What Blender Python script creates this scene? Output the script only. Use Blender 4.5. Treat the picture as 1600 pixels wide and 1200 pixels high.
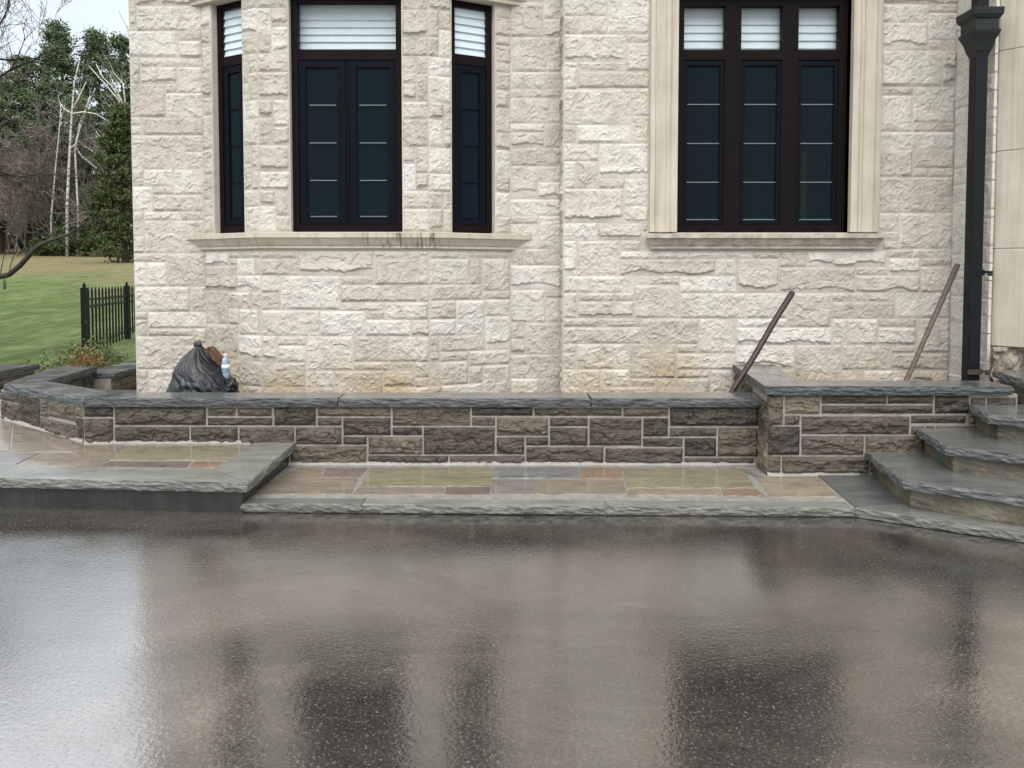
import bpy, bmesh, math, random
import numpy as np
from mathutils import Vector, Matrix, noise
random.seed(7)
for o in list(bpy.data.objects): bpy.data.objects.remove(o)
SC = bpy.context.scene
COL = SC.collection
R = math.radians
# ------------------------------------------------------------------ camera
FPX, CX, PY, PITCH, CAMZ = 1200.0, 800.0, 484.0, R(2.5), 1.5
cam_d = bpy.data.cameras.new('camera'); cam = bpy.data.objects.new('camera', cam_d); COL.objects.link(cam)
cam.location = (0, 0, CAMZ); cam.rotation_euler = (R(90) - PITCH, 0, 0)
cam_d.sensor_width = 36; cam_d.lens = 36 * FPX / 1600; cam_d.shift_y = -(600 - PY) / 1600
cam_d.clip_start = .05; cam_d.clip_end = 2000
SC.camera = cam
SC.render.resolution_x, SC.render.resolution_y = 1024, 768
# ------------------------------------------------------------------ world, sun, exposure
CLOUD = 2.0
SUN_EL, SUN_AZ = R(48), R(186)          # azimuth from +Y, clockwise: behind the camera
W = bpy.data.worlds.new('World'); SC.world = W; W.use_nodes = True
nt = W.node_tree; nt.nodes.clear()
sky = nt.nodes.new('ShaderNodeTexSky'); sky.sky_type = 'NISHITA'; sky.sun_disc = False
sky.sun_elevation = SUN_EL; sky.sun_rotation = SUN_AZ; sky.air_density = 1.0; sky.dust_density = 4.0; sky.ozone_density = 1.0
hs = nt.nodes.new('ShaderNodeHueSaturation'); hs.inputs['Saturation'].default_value = .42
bg = nt.nodes.new('ShaderNodeBackground'); bg.inputs['Strength'].default_value = .06
wo = nt.nodes.new('ShaderNodeOutputWorld')
nt.links.new(sky.outputs[0], hs.inputs['Color']); nt.links.new(hs.outputs[0], bg.inputs[0])
# overcast cloud sheet in front of the clear sky: the standard overcast brightening from horizon to zenith, all round alike
tc = nt.nodes.new('ShaderNodeTexCoord'); sx = nt.nodes.new('ShaderNodeSeparateXYZ'); cr = nt.nodes.new('ShaderNodeValToRGB')
el = cr.color_ramp.elements; el[0].position = 0; el[0].color = (.25, .285, .32, 1); el[1].position = 1; el[1].color = (1, 1, 1, 1)
for p_, c_ in ((.31, (.305, .342, .375)), (.46, (.85, .885, .92))):
    q_ = el.new(p_); q_.color = (*c_, 1)
cn = nt.nodes.new('ShaderNodeTexNoise'); cn.inputs['Scale'].default_value = 2.2; cn.inputs['Detail'].default_value = 5
cm_ = nt.nodes.new('ShaderNodeMapRange'); cm_.inputs[1].default_value = .3; cm_.inputs[2].default_value = .7; cm_.inputs[3].default_value = .9; cm_.inputs[4].default_value = 1.1
mx = nt.nodes.new('ShaderNodeMix'); mx.data_type = 'RGBA'; mx.blend_type = 'MULTIPLY'; mx.inputs[0].default_value = 1
bg2 = nt.nodes.new('ShaderNodeBackground'); bg2.inputs['Strength'].default_value = CLOUD
ad = nt.nodes.new('ShaderNodeAddShader')
nt.links.new(tc.outputs['Generated'], sx.inputs[0]); nt.links.new(sx.outputs[2], cr.inputs[0]); nt.links.new(tc.outputs['Generated'], cn.inputs['Vector']); nt.links.new(cn.outputs[0], cm_.inputs[0])
nt.links.new(cr.outputs[0], mx.inputs[6]); nt.links.new(cm_.outputs[0], mx.inputs[7]); nt.links.new(mx.outputs[2], bg2.inputs[0])
nt.links.new(bg.outputs[0], ad.inputs[0]); nt.links.new(bg2.outputs[0], ad.inputs[1]); nt.links.new(ad.outputs[0], wo.inputs[0])
sd = bpy.data.lights.new('sun', 'SUN'); sd.energy = .8; sd.angle = R(50); sd.color = (1, .97, .93)
so = bpy.data.objects.new('sun', sd); COL.objects.link(so)
sdir = Vector((math.sin(SUN_AZ) * math.cos(SUN_EL), math.cos(SUN_AZ) * math.cos(SUN_EL), math.sin(SUN_EL)))
so.rotation_euler = (-sdir).to_track_quat('-Z', 'Y').to_euler(); so.location = sdir * 40
vs = SC.view_settings; vs.view_transform = 'Standard'; vs.look = 'None'; vs.gamma = 1; vs.exposure = .2; vs.use_curve_mapping = False

# ------------------------------------------------------------------ helpers
fw = Vector((0, math.cos(PITCH), -math.sin(PITCH))); up = Vector((0, math.sin(PITCH), math.cos(PITCH)))
CAM = Vector((0, 0, CAMZ))
def ray(x, y): return Vector(((x - CX) / FPX, 0, 0)) + fw + up * (-(y - PY) / FPX)
def on_y(x, y, Y): d = ray(x, y); return CAM + d * (Y / d.y)
def on_z(x, y, z): d = ray(x, y); return CAM + d * ((z - CAMZ) / d.z)
def on_plane(x, y, O, N): d = ray(x, y); return CAM + d * ((O - CAM).dot(N) / d.dot(N))

WMAT = {}
def parent(o, p):
    if p is None: return
    o.parent = p
    o.matrix_parent_inverse = Matrix.Translation(-p.location) if p.type == 'EMPTY' else Matrix.Identity(4)
def props(o, label=None, cat=None, group=None, kind=None):
    if label: o['label'] = label
    if cat: o['category'] = cat
    if group: o['group'] = group
    if kind: o['kind'] = kind
    return o
def thing(name, loc, label, cat, group=None):
    o = bpy.data.objects.new(name, None); COL.objects.link(o); o.location = loc; o.empty_display_size = .1
    return props(o, label, cat, group)
def mk(name, v, f, mat, par=None, smooth=False):
    me = bpy.data.meshes.new(name)
    me.from_pydata([tuple(p) for p in v], [], f); me.update()
    if mat: me.materials.append(mat)
    if smooth: me.polygons.foreach_set('use_smooth', [True] * len(me.polygons))
    o = bpy.data.objects.new(name, me); COL.objects.link(o); parent(o, par); return o
class MB:
    def __init__(s): s.v = []; s.f = []
    def add(s, v, f):
        b = len(s.v); s.v += [Vector(p) for p in v]; s.f += [tuple(i + b for i in q) for q in f]; return s
    def box(s, x0, y0, z0, x1, y1, z1):
        return s.add([(x0,y0,z0),(x1,y0,z0),(x1,y1,z0),(x0,y1,z0),(x0,y0,z1),(x1,y0,z1),(x1,y1,z1),(x0,y1,z1)],
                     [(0,3,2,1),(4,5,6,7),(0,1,5,4),(1,2,6,5),(2,3,7,6),(3,0,4,7)])
    def obox(s, F, s0, z0, s1, z1, d0, d1):     # box in a face frame; d outward along the normal, d0 < d1
        P = lambda a, b, d: F.P(a, b, d)
        return s.add([P(s0,z0,d1),P(s1,z0,d1),P(s1,z0,d0),P(s0,z0,d0),P(s0,z1,d1),P(s1,z1,d1),P(s1,z1,d0),P(s0,z1,d0)],
                     [(0,3,2,1),(4,5,6,7),(0,1,5,4),(1,2,6,5),(2,3,7,6),(3,0,4,7)])
    def tube(s, pts, rad, n=6, caps=True):
        pts = [Vector(p) for p in pts]
        if not isinstance(rad, (list, tuple)): rad = [rad] * len(pts)
        b = len(s.v); k = len(pts)
        for i, p in enumerate(pts):
            t = (pts[min(i+1,k-1)] - pts[max(i-1,0)]).normalized()
            a = t.orthogonal().normalized() if i == 0 else (a - t * a.dot(t)).normalized()
            c = t.cross(a)
            for j in range(n):
                th = 2 * math.pi * j / n
                s.v.append(p + (a * math.cos(th) + c * math.sin(th)) * rad[i])
        for i in range(k - 1):
            for j in range(n):
                s.f.append((b+i*n+j, b+i*n+(j+1)%n, b+(i+1)*n+(j+1)%n, b+(i+1)*n+j))
        if caps:
            s.f.append(tuple(b + j for j in reversed(range(n)))); s.f.append(tuple(b+(k-1)*n+j for j in range(n)))
        return s
    def lathe(s, c, prof, n=20):
        b = len(s.v)
        for r, z in prof:
            for j in range(n):
                th = 2*math.pi*j/n; s.v.append(Vector((c[0]+r*math.cos(th), c[1]+r*math.sin(th), c[2]+z)))
        for i in range(len(prof)-1):
            for j in range(n): s.f.append((b+i*n+j, b+i*n+(j+1)%n, b+(i+1)*n+(j+1)%n, b+(i+1)*n+j))
        s.f.append(tuple(b+j for j in reversed(range(n)))); s.f.append(tuple(b+(len(prof)-1)*n+j for j in range(n)))
        return s
    def build(s, name, mat, par=None, smooth=False): return mk(name, s.v, s.f, mat, par, smooth)
class Face:
    """vertical wall face from A to B (xy, left to right as seen from outside), normal towards the viewer"""
    def __init__(s, A, B):
        s.O = Vector((A[0], A[1], 0)); d = Vector((B[0]-A[0], B[1]-A[1], 0)); s.L = d.length; s.S = d.normalized()
        s.N = Vector((s.S.y, -s.S.x, 0))
    def P(s, a, z, d=0): return s.O + s.S * a + Vector((0, 0, z)) + s.N * d
    def px(s, x, y, d=0):
        p = on_plane(x, y, s.O + s.N * d, s.N); return (p - s.O).dot(s.S), p.z
def sstep(a, b, x):
    t = min(1, max(0, (x - a) / (b - a))); return t * t * (3 - 2 * t)

# ------------------------------------------------------------------ materials
class NM:
    def __init__(s, name):
        s.m = bpy.data.materials.new(name); s.m.use_nodes = True; s.t = s.m.node_tree; s.t.nodes.clear()
        s.out = s.n('ShaderNodeOutputMaterial'); s.p = s.n('ShaderNodeBsdfPrincipled'); s.l(s.p.outputs[0], s.out.inputs[0])
        s.co = s.n('ShaderNodeTexCoord')
    def n(s, t, **k):
        x = s.t.nodes.new(t)
        for a, b in k.items(): setattr(x, a, b)
        return x
    def l(s, a, b): s.t.links.new(a, b)
    def map(s, scale=(1,1,1), rand=False):
        mp = s.n('ShaderNodeMapping'); mp.inputs['Scale'].default_value = scale; s.l(s.co.outputs['Object'], mp.inputs[0])
        if rand:
            oi = s.n('ShaderNodeObjectInfo'); c = s.n('ShaderNodeVectorMath', operation='MULTIPLY')
            cx = s.n('ShaderNodeCombineXYZ')
            for i in range(3): s.l(oi.outputs['Random'], cx.inputs[i])
            s.l(cx.outputs[0], c.inputs[0]); c.inputs[1].default_value = (37, 53, 71); s.l(c.outputs[0], mp.inputs['Location'])
        return mp.outputs[0]
    def noise(s, scale, detail=5, rough=.55, vec=None, dist=0):
        x = s.n('ShaderNodeTexNoise'); x.inputs['Scale'].default_value = scale; x.inputs['Detail'].default_value = detail
        x.inputs['Roughness'].default_value = rough; x.inputs['Distortion'].default_value = dist
        s.l(vec if vec else s.co.outputs['Object'], x.inputs['Vector']); return x.outputs[0]
    def ramp(s, fac, stops):
        x = s.n('ShaderNodeValToRGB'); e = x.color_ramp.elements
        while len(e) < len(stops): e.new(.5)
        for i, (p, c) in enumerate(stops):
            e[i].position = p; e[i].color = (*c, 1) if len(c) == 3 else c
        s.l(fac, x.inputs[0]); return x.outputs[0]
    def mix(s, a, b, f, mode='MIX'):
        x = s.n('ShaderNodeMix', data_type='RGBA', blend_type=mode)
        for i, q in ((0, f), (6, a), (7, b)):
            if hasattr(q, 'is_linked') or isinstance(q, bpy.types.NodeSocket): s.l(q, x.inputs[i])
            else: x.inputs[i].default_value = q if i == 0 else (*q, 1)
        return x.outputs[2]
    def mrange(s, f, a, b, c, d):
        x = s.n('ShaderNodeMapRange'); s.l(f, x.inputs[0])
        for i, q in enumerate((a, b, c, d)): x.inputs[i+1].default_value = q
        return x.outputs[0]
    def rnd(s): return s.n('ShaderNodeObjectInfo').outputs['Random']
    def bump(s, h, dist, strength=1.0, prev=None):
        b = s.n('ShaderNodeBump'); b.inputs['Distance'].default_value = dist; b.inputs['Strength'].default_value = strength
        s.l(h, b.inputs['Height'])
        if prev: s.l(prev, b.inputs['Normal'])
        s.l(b.outputs[0], s.p.inputs['Normal']); return b.outputs[0]
    def set(s, **k):
        nm = dict(col='Base Color', rough='Roughness', ior='IOR', spec='Specular IOR Level', metal='Metallic', trans='Transmission Weight', coat='Coat Weight', coatr='Coat Roughness')
        for a, b in k.items():
            i = s.p.inputs[nm[a]]
            if isinstance(b, bpy.types.NodeSocket): s.l(b, i)
            else: i.default_value = (*b, 1) if isinstance(b, tuple) else b
        return s
def simple(name, col, rough=.5, var=.15, scale=8, bump=0, bscale=60, **k):
    m = NM(name); a = tuple(c * (1 - var) for c in col); b = tuple(min(1, c * (1 + var)) for c in col)
    m.set(col=m.ramp(m.noise(scale), [(.3, a), (.7, b)]), rough=rough, **k)
    if bump: m.bump(m.noise(bscale), bump)
    return m.m
MAT = {}
def limestone(name, lo, mid, hi, stain=True):
    m = NM(name)
    base = m.ramp(m.rnd(), [(0, lo), (.5, mid), (1, hi)])
    v = m.map(rand=True)
    c = m.mix(base, m.ramp(m.noise(9, 6, .65, v), [(.25, (.62,.62,.62)), (.5, (1,1,1)), (.8, (1.12,1.1,1.07))]), .75, 'MULTIPLY')
    c = m.mix(c, m.ramp(m.noise(70, 4, .6, v), [(.3, (.78,.77,.76)), (.6, (1.05,1.05,1.05))]), .5, 'MULTIPLY')
    # faint vertical water runs
    w = m.noise(1, 4, .6, m.map((7, 7, .7)))
    c = m.mix(c, m.ramp(w, [(.35, (.86,.85,.84)), (.6, (1,1,1))]), .6, 'MULTIPLY')
    if stain:   # ochre damp stain low on the bay
        sp = m.n('ShaderNodeSeparateXYZ'); m.l(m.co.outputs['Object'], sp.inputs[0])
        zf = m.mrange(sp.outputs[2], .45, .95, 1, 0)
        nf = m.n('ShaderNodeMath', operation='MULTIPLY'); m.l(zf, nf.inputs[0]); m.l(m.mrange(m.noise(1.1, 3), .42, .62, 0, 1), nf.inputs[1])
        c = m.mix(c, m.mix(c, (.80,.66,.42), 1.0, 'MULTIPLY'), nf.outputs[0])
    m.set(col=c, rough=.85, spec=.25)
    rn = m.n('ShaderNodeTexNoise', noise_type='RIDGED_MULTIFRACTAL'); rn.inputs['Scale'].default_value = 20; rn.inputs['Detail'].default_value = 5; rn.inputs['Roughness'].default_value = .6; m.l(v, rn.inputs['Vector'])
    b0_ = m.bump(rn.outputs[0], .006, .25); b = m.bump(m.noise(55, 8, .78, v), .007, .75, b0_); m.bump(m.noise(170, 4, .6), .003, .5, b)
    return m.m
MAT['lime'] = limestone('limestone', (.475,.43,.37), (.555,.513,.45), (.635,.60,.54))
m = NM('mortar'); m.set(col=m.ramp(m.noise(14), [(.3, (.47,.43,.37)), (.7, (.56,.515,.45))]), rough=.9, spec=.2); m.bump(m.noise(120), .002); MAT['mortar'] = m.m
MAT['lime_smeared'] = limestone('mortar_smeared_limestone', (.60,.57,.51), (.64,.61,.55), (.68,.65,.59), False)
m = NM('precast')
c = m.ramp(m.noise(4, 6), [(.3, (.45,.405,.325)), (.7, (.54,.49,.405))])
w = m.noise(1, 5, .65, m.map((16, 16, .8)))
c = m.mix(c, m.ramp(w, [(.3, (.62,.58,.52)), (.55, (1,1,1))]), .55, 'MULTIPLY')
# dark algae drips where water runs off the middle of the bay sill
sp = m.n('ShaderNodeSeparateXYZ'); m.l(m.co.outputs['Object'], sp.inputs[0])
def prod(*a):
    r_ = a[0]
    for q in a[1:]:
        k_ = m.n('ShaderNodeMath', operation='MULTIPLY'); m.l(r_, k_.inputs[0]); m.l(q, k_.inputs[1]); r_ = k_.outputs[0]
    return r_
dr = prod(m.mrange(sp.outputs[0], -1.45, -1.1, 0, 1), m.mrange(sp.outputs[0], -.68, -.60, 1, 0), m.mrange(sp.outputs[2], 1.90, 1.92, 1, 0), m.mrange(m.noise(1, 4, .7, m.map((38, 6, 5))), .50, .64, 0, .8))
c = m.mix(c, (.06,.05,.035), dr)
dr2 = prod(m.mrange(sp.outputs[0], .6, 1.2, 0, 1), m.mrange(sp.outputs[0], 3.3, 3.4, 1, 0), m.mrange(sp.outputs[2], 1.89, 1.895, 1, 0), m.mrange(m.noise(1, 5, .7, m.map((9, 6, 14))), .40, .66, 0, .6))
c = m.mix(c, (.15,.125,.09), dr2)
m.set(col=c, rough=.75, spec=.3); m.bump(m.noise(200), .0015); MAT['precast'] = m.m
m = NM('brown_stone')
v = m.map((5, 5, 17), True); v2 = m.map((14, 14, 50), True)
base = m.ramp(m.rnd(), [(0, (.031,.0235,.0165)), (.3, (.050,.039,.027)), (.65, (.070,.055,.039)), (.9, (.098,.079,.056)), (1, (.15,.125,.09))])
c = m.mix(base, m.ramp(m.noise(1, 7, .65, v, .4), [(.25, (.42,.40,.39)), (.5, (1,1,1)), (.8, (1.7,1.62,1.55))]), .75, 'MULTIPLY')
c = m.mix(c, m.ramp(m.noise(14, 4), [(.55, (1,1,1)), (.75, (1.5,1.45,1.4))]), .6, 'MULTIPLY')
m.set(col=c, rough=m.mrange(m.noise(12), .3, .7, .35, .7), spec=.5)
b = m.bump(m.noise(1, 8, .7, v), .016, .9); m.bump(m.noise(1, 6, .7, v2), .006, .8, b); MAT['brown'] = m.m
m = NM('wall_joint'); m.set(col=m.ramp(m.noise(16), [(.3, (.22,.20,.17)), (.7, (.34,.315,.275))]), rough=.8); m.bump(m.noise(90), .003); MAT['joint'] = m.m
m = NM('flag_joint'); m.set(col=m.ramp(m.noise(16), [(.3, (.16,.15,.13)), (.7, (.28,.265,.235))]), rough=.45); MAT['fjoint'] = m.m
def slate(name, a, b, rough):
    m = NM(name); v = m.map((1.2, 5, 1), True)
    base = m.ramp(m.rnd(), [(0, a), (1, b)])
    c = m.mix(base, m.ramp(m.noise(2.2, 7, .62, v, .6), [(.25, (.55,.56,.57)), (.5, (1,1,1)), (.78, (1.45,1.43,1.4))]), .8, 'MULTIPLY')
    m.set(col=c, rough=m.mrange(m.noise(5, 5), .35, .65, rough[0], rough[1]), ior=1.5, coat=.4, coatr=m.mrange(m.noise(3.5, 4), .4, .6, .05, .22))
    bb = m.bump(m.noise(3, 7, .65, v), .004, .35); m.bump(m.noise(55, 6, .7), .002, .35, bb); return m.m
MAT['cap'] = slate('bluestone_cap', (.075,.080,.080), (.115,.12,.117), (.08, .34))
MAT['slab'] = slate('bluestone_border', (.15,.155,.14), (.21,.21,.18), (.08, .32))
MAT['tread'] = slate('bluestone_tread', (.095,.10,.097), (.13,.134,.125), (.08, .32))
def splitedge(name, a, b):
    m = NM(name); v = m.map((7, 7, 46), True)
    c = m.mix(m.ramp(m.rnd(), [(0, a), (1, b)]), m.ramp(m.noise(1, 6, .65, v, .5), [(.3, (.45,.45,.46)), (.52, (1,1,1)), (.72, (1.9,1.88,1.82))]), .8, 'MULTIPLY')
    m.set(col=c, rough=.55, spec=.35); bb = m.bump(m.noise(1, 7, .7, v), .010, .7); m.bump(m.noise(70, 5, .7), .003, .5, bb); return m.m
EDGE = {'bluestone_cap': splitedge('cap_split_edge', (.065,.072,.072), (.085,.09,.09)), 'bluestone_border': splitedge('border_split_edge', (.12,.122,.108), (.155,.155,.135)), 'bluestone_tread': splitedge('tread_split_edge', (.085,.09,.087), (.105,.11,.105))}
FLAG = {}
def flagmat(name, col):
    m = NM('flag_' + name); v = m.map((2.0, 6, 1), True)
    c = m.mix(col, m.ramp(m.noise(1.4, 7, .6, v, 1.2), [(.25, (.6,.58,.56)), (.5, (1,1,1)), (.78, (1.35,1.3,1.2))]), .85, 'MULTIPLY')
    m.set(col=c, rough=m.mrange(m.noise(6, 4), .35, .65, .1, .3), ior=1.5, coat=.8, coatr=m.mrange(m.noise(3.5, 4), .4, .6, .04, .18)); m.bump(m.noise(2.5, 6, .6, v), .005, .4); FLAG[name] = m.m
for nme, cc in dict(tan=(.215,.18,.14), yellow=(.215,.19,.125), red=(.175,.14,.12), brown=(.14,.11,.095), orange=(.235,.165,.115), grey=(.17,.172,.165), pink=(.19,.165,.15), buff=(.255,.215,.16)).items(): flagmat(nme, cc)
m = NM('riser')
c = m.ramp(m.noise(5, 6), [(.3, (.06,.05,.033)), (.5, (.125,.107,.073)), (.75, (.21,.185,.135))])
g = m.mrange(m.noise(3.2, 5, .6), .60, .645, 0, .8)
m.set(col=m.mix(c, (.02,.12,.085), g), rough=.45); m.bump(m.noise(25, 6), .008); MAT['riser'] = m.m
m = NM('wet_concrete'); m.set(col=m.mix(m.ramp(m.noise(4, 6), [(.3, (.011,.010,.0085)), (.7, (.030,.0275,.0225))]), m.ramp(m.noise(1, 4, .6, m.map((14, 14, 1))), [(.4, (.6,.6,.6)), (.7, (1.6,1.6,1.55))]), .6, 'MULTIPLY'), rough=.3); m.bump(m.noise(20, 6), .006); MAT['wetcon'] = m.m
MAT['frame'] = simple('window_frame_paint', (.0085,.0055,.006), .5, .1, spec=.06)
MAT['sash'] = simple('window_sash_paint', (.0045,.0055,.009), .5, .1, spec=.05)
MAT['bar'] = simple('grille_bar_metal', (.13,.16,.17), .4, .05)
MAT['blind'] = simple('blind_fabric', (.78,.82,.83), .8, .03)
MAT['dark'] = simple('interior_paint', (.05,.085,.095), .8, .1)
MAT['black'] = simple('black_metal', (.0055,.0055,.0075), .42, .1, bump=.001, spec=.2)
MAT['headm'] = simple('conductor_head_metal', (.011,.0125,.014), .45, .3, 14, spec=.3)
MAT['soil'] = simple('soil', (.05,.036,.025), .9, .4, 12, .02, 30)
MAT['rubble'] = simple('rubble_mortar', (.30,.25,.20), .9, .5, 14, .03, 22)
MAT['handle_dark'] = simple('dark_wood', (.03,.015,.011), .5, .4, 30, .002, 80)
MAT['handle_grey'] = simple('weathered_wood', (.09,.072,.055), .7, .35, 25, .002, 80)
MAT['rust'] = simple('rusty_bracket', (.05,.035,.028), .6, .5, 60)
def schlick(m, f0):
    lw = m.n('ShaderNodeLayerWeight'); lw.inputs[0].default_value = .5; pw_ = m.n('ShaderNodeMath', operation='POWER'); m.l(lw.outputs['Facing'], pw_.inputs[0]); pw_.inputs[1].default_value = 5
    return m.mrange(pw_.outputs[0], 0, 1, f0, 1)
def glass(name, tint, ior, rough=0.0):
    m = NM(name); t = m.n('ShaderNodeBsdfTransparent'); t.inputs[0].default_value = (*tint, 1)
    g = m.n('ShaderNodeBsdfGlossy'); g.inputs['Roughness'].default_value = rough
    x = m.n('ShaderNodeMixShader')
    m.l(schlick(m, ((ior-1)/(ior+1))**2), x.inputs[0]); m.l(t.outputs[0], x.inputs[1]); m.l(g.outputs[0], x.inputs[2]); m.l(x.outputs[0], m.out.inputs[0])
    return m.m
MAT['glass'] = glass('pane_glass', (.95,.97,.98), 1.35)
m = NM('insect_screen'); t_ = m.n('ShaderNodeBsdfTransparent'); t_.inputs[0].default_value = (.8,.9,.92,1); d_ = m.n('ShaderNodeBsdfDiffuse'); d_.inputs[0].default_value = (.009,.018,.023,1)
g_ = m.n('ShaderNodeBsdfGlossy'); g_.inputs['Roughness'].default_value = .02
x_ = m.n('ShaderNodeMixShader'); x_.inputs[0].default_value = .55; x2_ = m.n('ShaderNodeMixShader')
m.l(t_.outputs[0], x_.inputs[1]); m.l(d_.outputs[0], x_.inputs[2]); m.l(schlick(m, .004), x2_.inputs[0]); m.l(x_.outputs[0], x2_.inputs[1]); m.l(g_.outputs[0], x2_.inputs[2]); m.l(x2_.outputs[0], m.out.inputs[0]); MAT['screen'] = m.m
m = NM('bag_plastic'); m.set(col=(.008,.009,.0115), rough=m.mrange(m.noise(9), .3, .7, .12, .30), ior=1.5)
m.bump(m.noise(1, 5, .6, m.map((34, 34, 12)), 1.2), .008, .5); MAT['bag'] = m.m
MAT['bottle'] = simple('bottle_plastic', (.50,.64,.80), .12, .1, trans=.55)
MAT['bottle_label'] = simple('bottle_label_paper', (.62,.74,.86), .5, .25, 60)
MAT['cap_white'] = simple('bottle_cap_plastic', (.75,.76,.78), .4)
MAT['card'] = simple('brown_card', (.10,.045,.022), .7, .4, 40, .004, 50)
# wet asphalt: a film of water over dark brown-grey asphalt
m = NM('wet_asphalt')
blot = m.noise(.8, 7, .68, m.map((.8, 1.5, 1)), .9); fine = m.noise(60, 4, .75)
c = m.ramp(blot, [(.30, (.014,.0115,.010)), (.46, (.034,.028,.0235)), (.58, (.06,.05,.041)), (.74, (.115,.098,.08))])
c = m.mix(c, m.ramp(fine, [(.32, (.35,.35,.35)), (.52, (1,1,1)), (.72, (2.4,2.3,2.2))]), .85, 'MULTIPLY')
gr = m.n('ShaderNodeTexVoronoi'); gr.inputs['Scale'].default_value = 34; m.l(m.co.outputs['Object'], gr.inputs['Vector'])
cell = m.n('ShaderNodeSeparateColor'); m.l(gr.outputs['Color'], cell.inputs[0])
dm = m.n('ShaderNodeMath', operation='MULTIPLY'); m.l(m.mrange(gr.outputs['Distance'], .03, .14, .7, 0), dm.inputs[0]); m.l(m.mrange(cell.outputs[0], .94, .95, 0, 1), dm.inputs[1])
c = m.mix(c, (.40,.37,.33), dm.outputs[0])
pk = m.mrange(m.noise(85, 3, .65), .60, .66, 0, 1)          # aggregate standing out of the water film
rb = m.mrange(m.noise(1.3, 6, .62, None, .5), .36, .66, .06, .20)
ra = m.n('ShaderNodeMath', operation='ADD'); m.l(rb, ra.inputs[0]); pm_ = m.n('ShaderNodeMath', operation='MULTIPLY'); m.l(pk, pm_.inputs[0]); pm_.inputs[1].default_value = .55; m.l(pm_.outputs[0], ra.inputs[1])
c = m.mix(c, (.07,.061,.051), pm_.outputs[0])
sc_ = m.mrange(m.noise(1, 5, .6, m.map((1.6, 3.4, 1)), 1.0), .66, .72, 0, .45)     # pale scuffs and dried silt
c = m.mix(c, (.16,.145,.12), sc_)
m.set(col=c, ior=2.5, rough=ra.outputs[0], coat=1.0, coatr=ra.outputs[0]); m.p.inputs['Coat IOR'].default_value = 1.45
wav = m.noise(7, 3, .5, m.map((.6, 1.4, 1))); peb = m.noise(48, 3, .6)
b = m.bump(wav, .010, .03); b = m.bump(peb, .004, .19, b); m.l(b, m.p.inputs['Coat Normal']); MAT['asphalt'] = m.m
# lawn
m = NM('lawn'); sp = m.n('ShaderNodeSeparateXYZ'); m.l(m.co.outputs['Object'], sp.inputs[0])
gcol = m.ramp(m.noise(.9, 7, .7, m.map((1, .35, 1))), [(.28, (.055,.085,.026)), (.5, (.135,.195,.06)), (.72, (.25,.29,.12))])
gcol = m.mix(gcol, m.ramp(m.noise(5, 6, .75, m.map((1, .3, 1))), [(.34, (.45,.5,.45)), (.5, (1,1,1)), (.68, (1.5,1.45,1.5))]), .8, 'MULTIPLY')
dry = m.ramp(m.noise(1.6, 7, .7), [(.3, (.15,.13,.065)), (.6, (.25,.22,.11)), (.8, (.30,.275,.145))])
yy = m.n('ShaderNodeMath', operation='ADD'); m.l(sp.outputs[1], yy.inputs[0]); m.l(m.mrange(m.noise(.10, 4), .3, .7, -14, 14), yy.inputs[1])
c = m.mix(gcol, dry, m.mrange(yy.outputs[0], 30, 41, 0, 1))
c = m.mix(c, (.085,.045,.028), m.mrange(yy.outputs[0], 62, 66, 0, 1))
m.set(col=c, rough=.9, spec=.15); m.bump(m.noise(9, 8, .8), .16); MAT['lawn'] = m.m
def leafmat(name, a, b, c):
    m = NM(name); m.set(col=m.ramp(m.noise(.8, 5, .7, m.map(rand=True)), [(.3, a), (.5, b), (.75, c)]), rough=.65, spec=.3); return m.m
MAT['pine'] = leafmat('pine_needles', (.05,.075,.036), (.095,.135,.065), (.15,.20,.095))
MAT['cedar'] = leafmat('cedar_leaves', (.03,.042,.012), (.058,.075,.022), (.10,.12,.04))
MAT['bush'] = leafmat('bush_leaves', (.04,.06,.02), (.09,.12,.04), (.16,.18,.06))
MAT['autumn'] = leafmat('autumn_leaves', (.12,.06,.02), (.22,.12,.04), (.32,.22,.08))
MAT['bark'] = simple('bark', (.055,.042,.033), .9, .4, 6, .02, 20)
MAT['twig'] = simple('bare_twigs', (.145,.12,.095), .9, .35, 2)
MAT['limb'] = simple('dark_limb_bark', (.035,.027,.023), .8, .4, 20, .006, 60)
m = NM('birch_bark'); m.set(col=m.ramp(m.noise(1, 5, .6, m.map((3, 3, 9))), [(.38, (.06,.05,.045)), (.46, (.42,.40,.36)), (.8, (.62,.60,.56))]), rough=.8); MAT['birch'] = m.m
MAT['plant'] = leafmat('houseplant_leaves', (.05,.10,.05), (.10,.17,.09), (.2,.3,.16))
MAT['pot'] = simple('pot_ceramic', (.12,.30,.32), .3)
MAT['yellow'] = simple('yellow_paint', (.45,.42,.05), .5)

# ------------------------------------------------------------------ key dimensions (metres)
YW0, YBAY, YW1, YP = 7.03, 6.70, 6.80, 6.25          # house planes: back wall, bay front, right block, portico
YWALL = 5.75                                          # front face of the low brown wall
XL = on_y(207, 300, YW0).x; XF0 = on_y(323, 520, YW0).x; XC0 = on_y(409, 520, YBAY).x; XC1 = on_y(671, 520, YBAY).x
XF1 = on_y(797, 520, YW0).x; X1 = on_y(880, 300, YW1).x; X2 = on_y(1489, 300, YW1).x
ZTOP, ZBOT = 6.2, .1
def zlow(x, y): return .06 + .03 * max(0, y - 4.9)         # lower flagstone walk, falls towards the drive
def zleft(x, y): return .205 + .05 * max(0, y - 4.85)      # raised left landing
ZCAP, TCAP, ZPIER = .588, .062, .72

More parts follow.
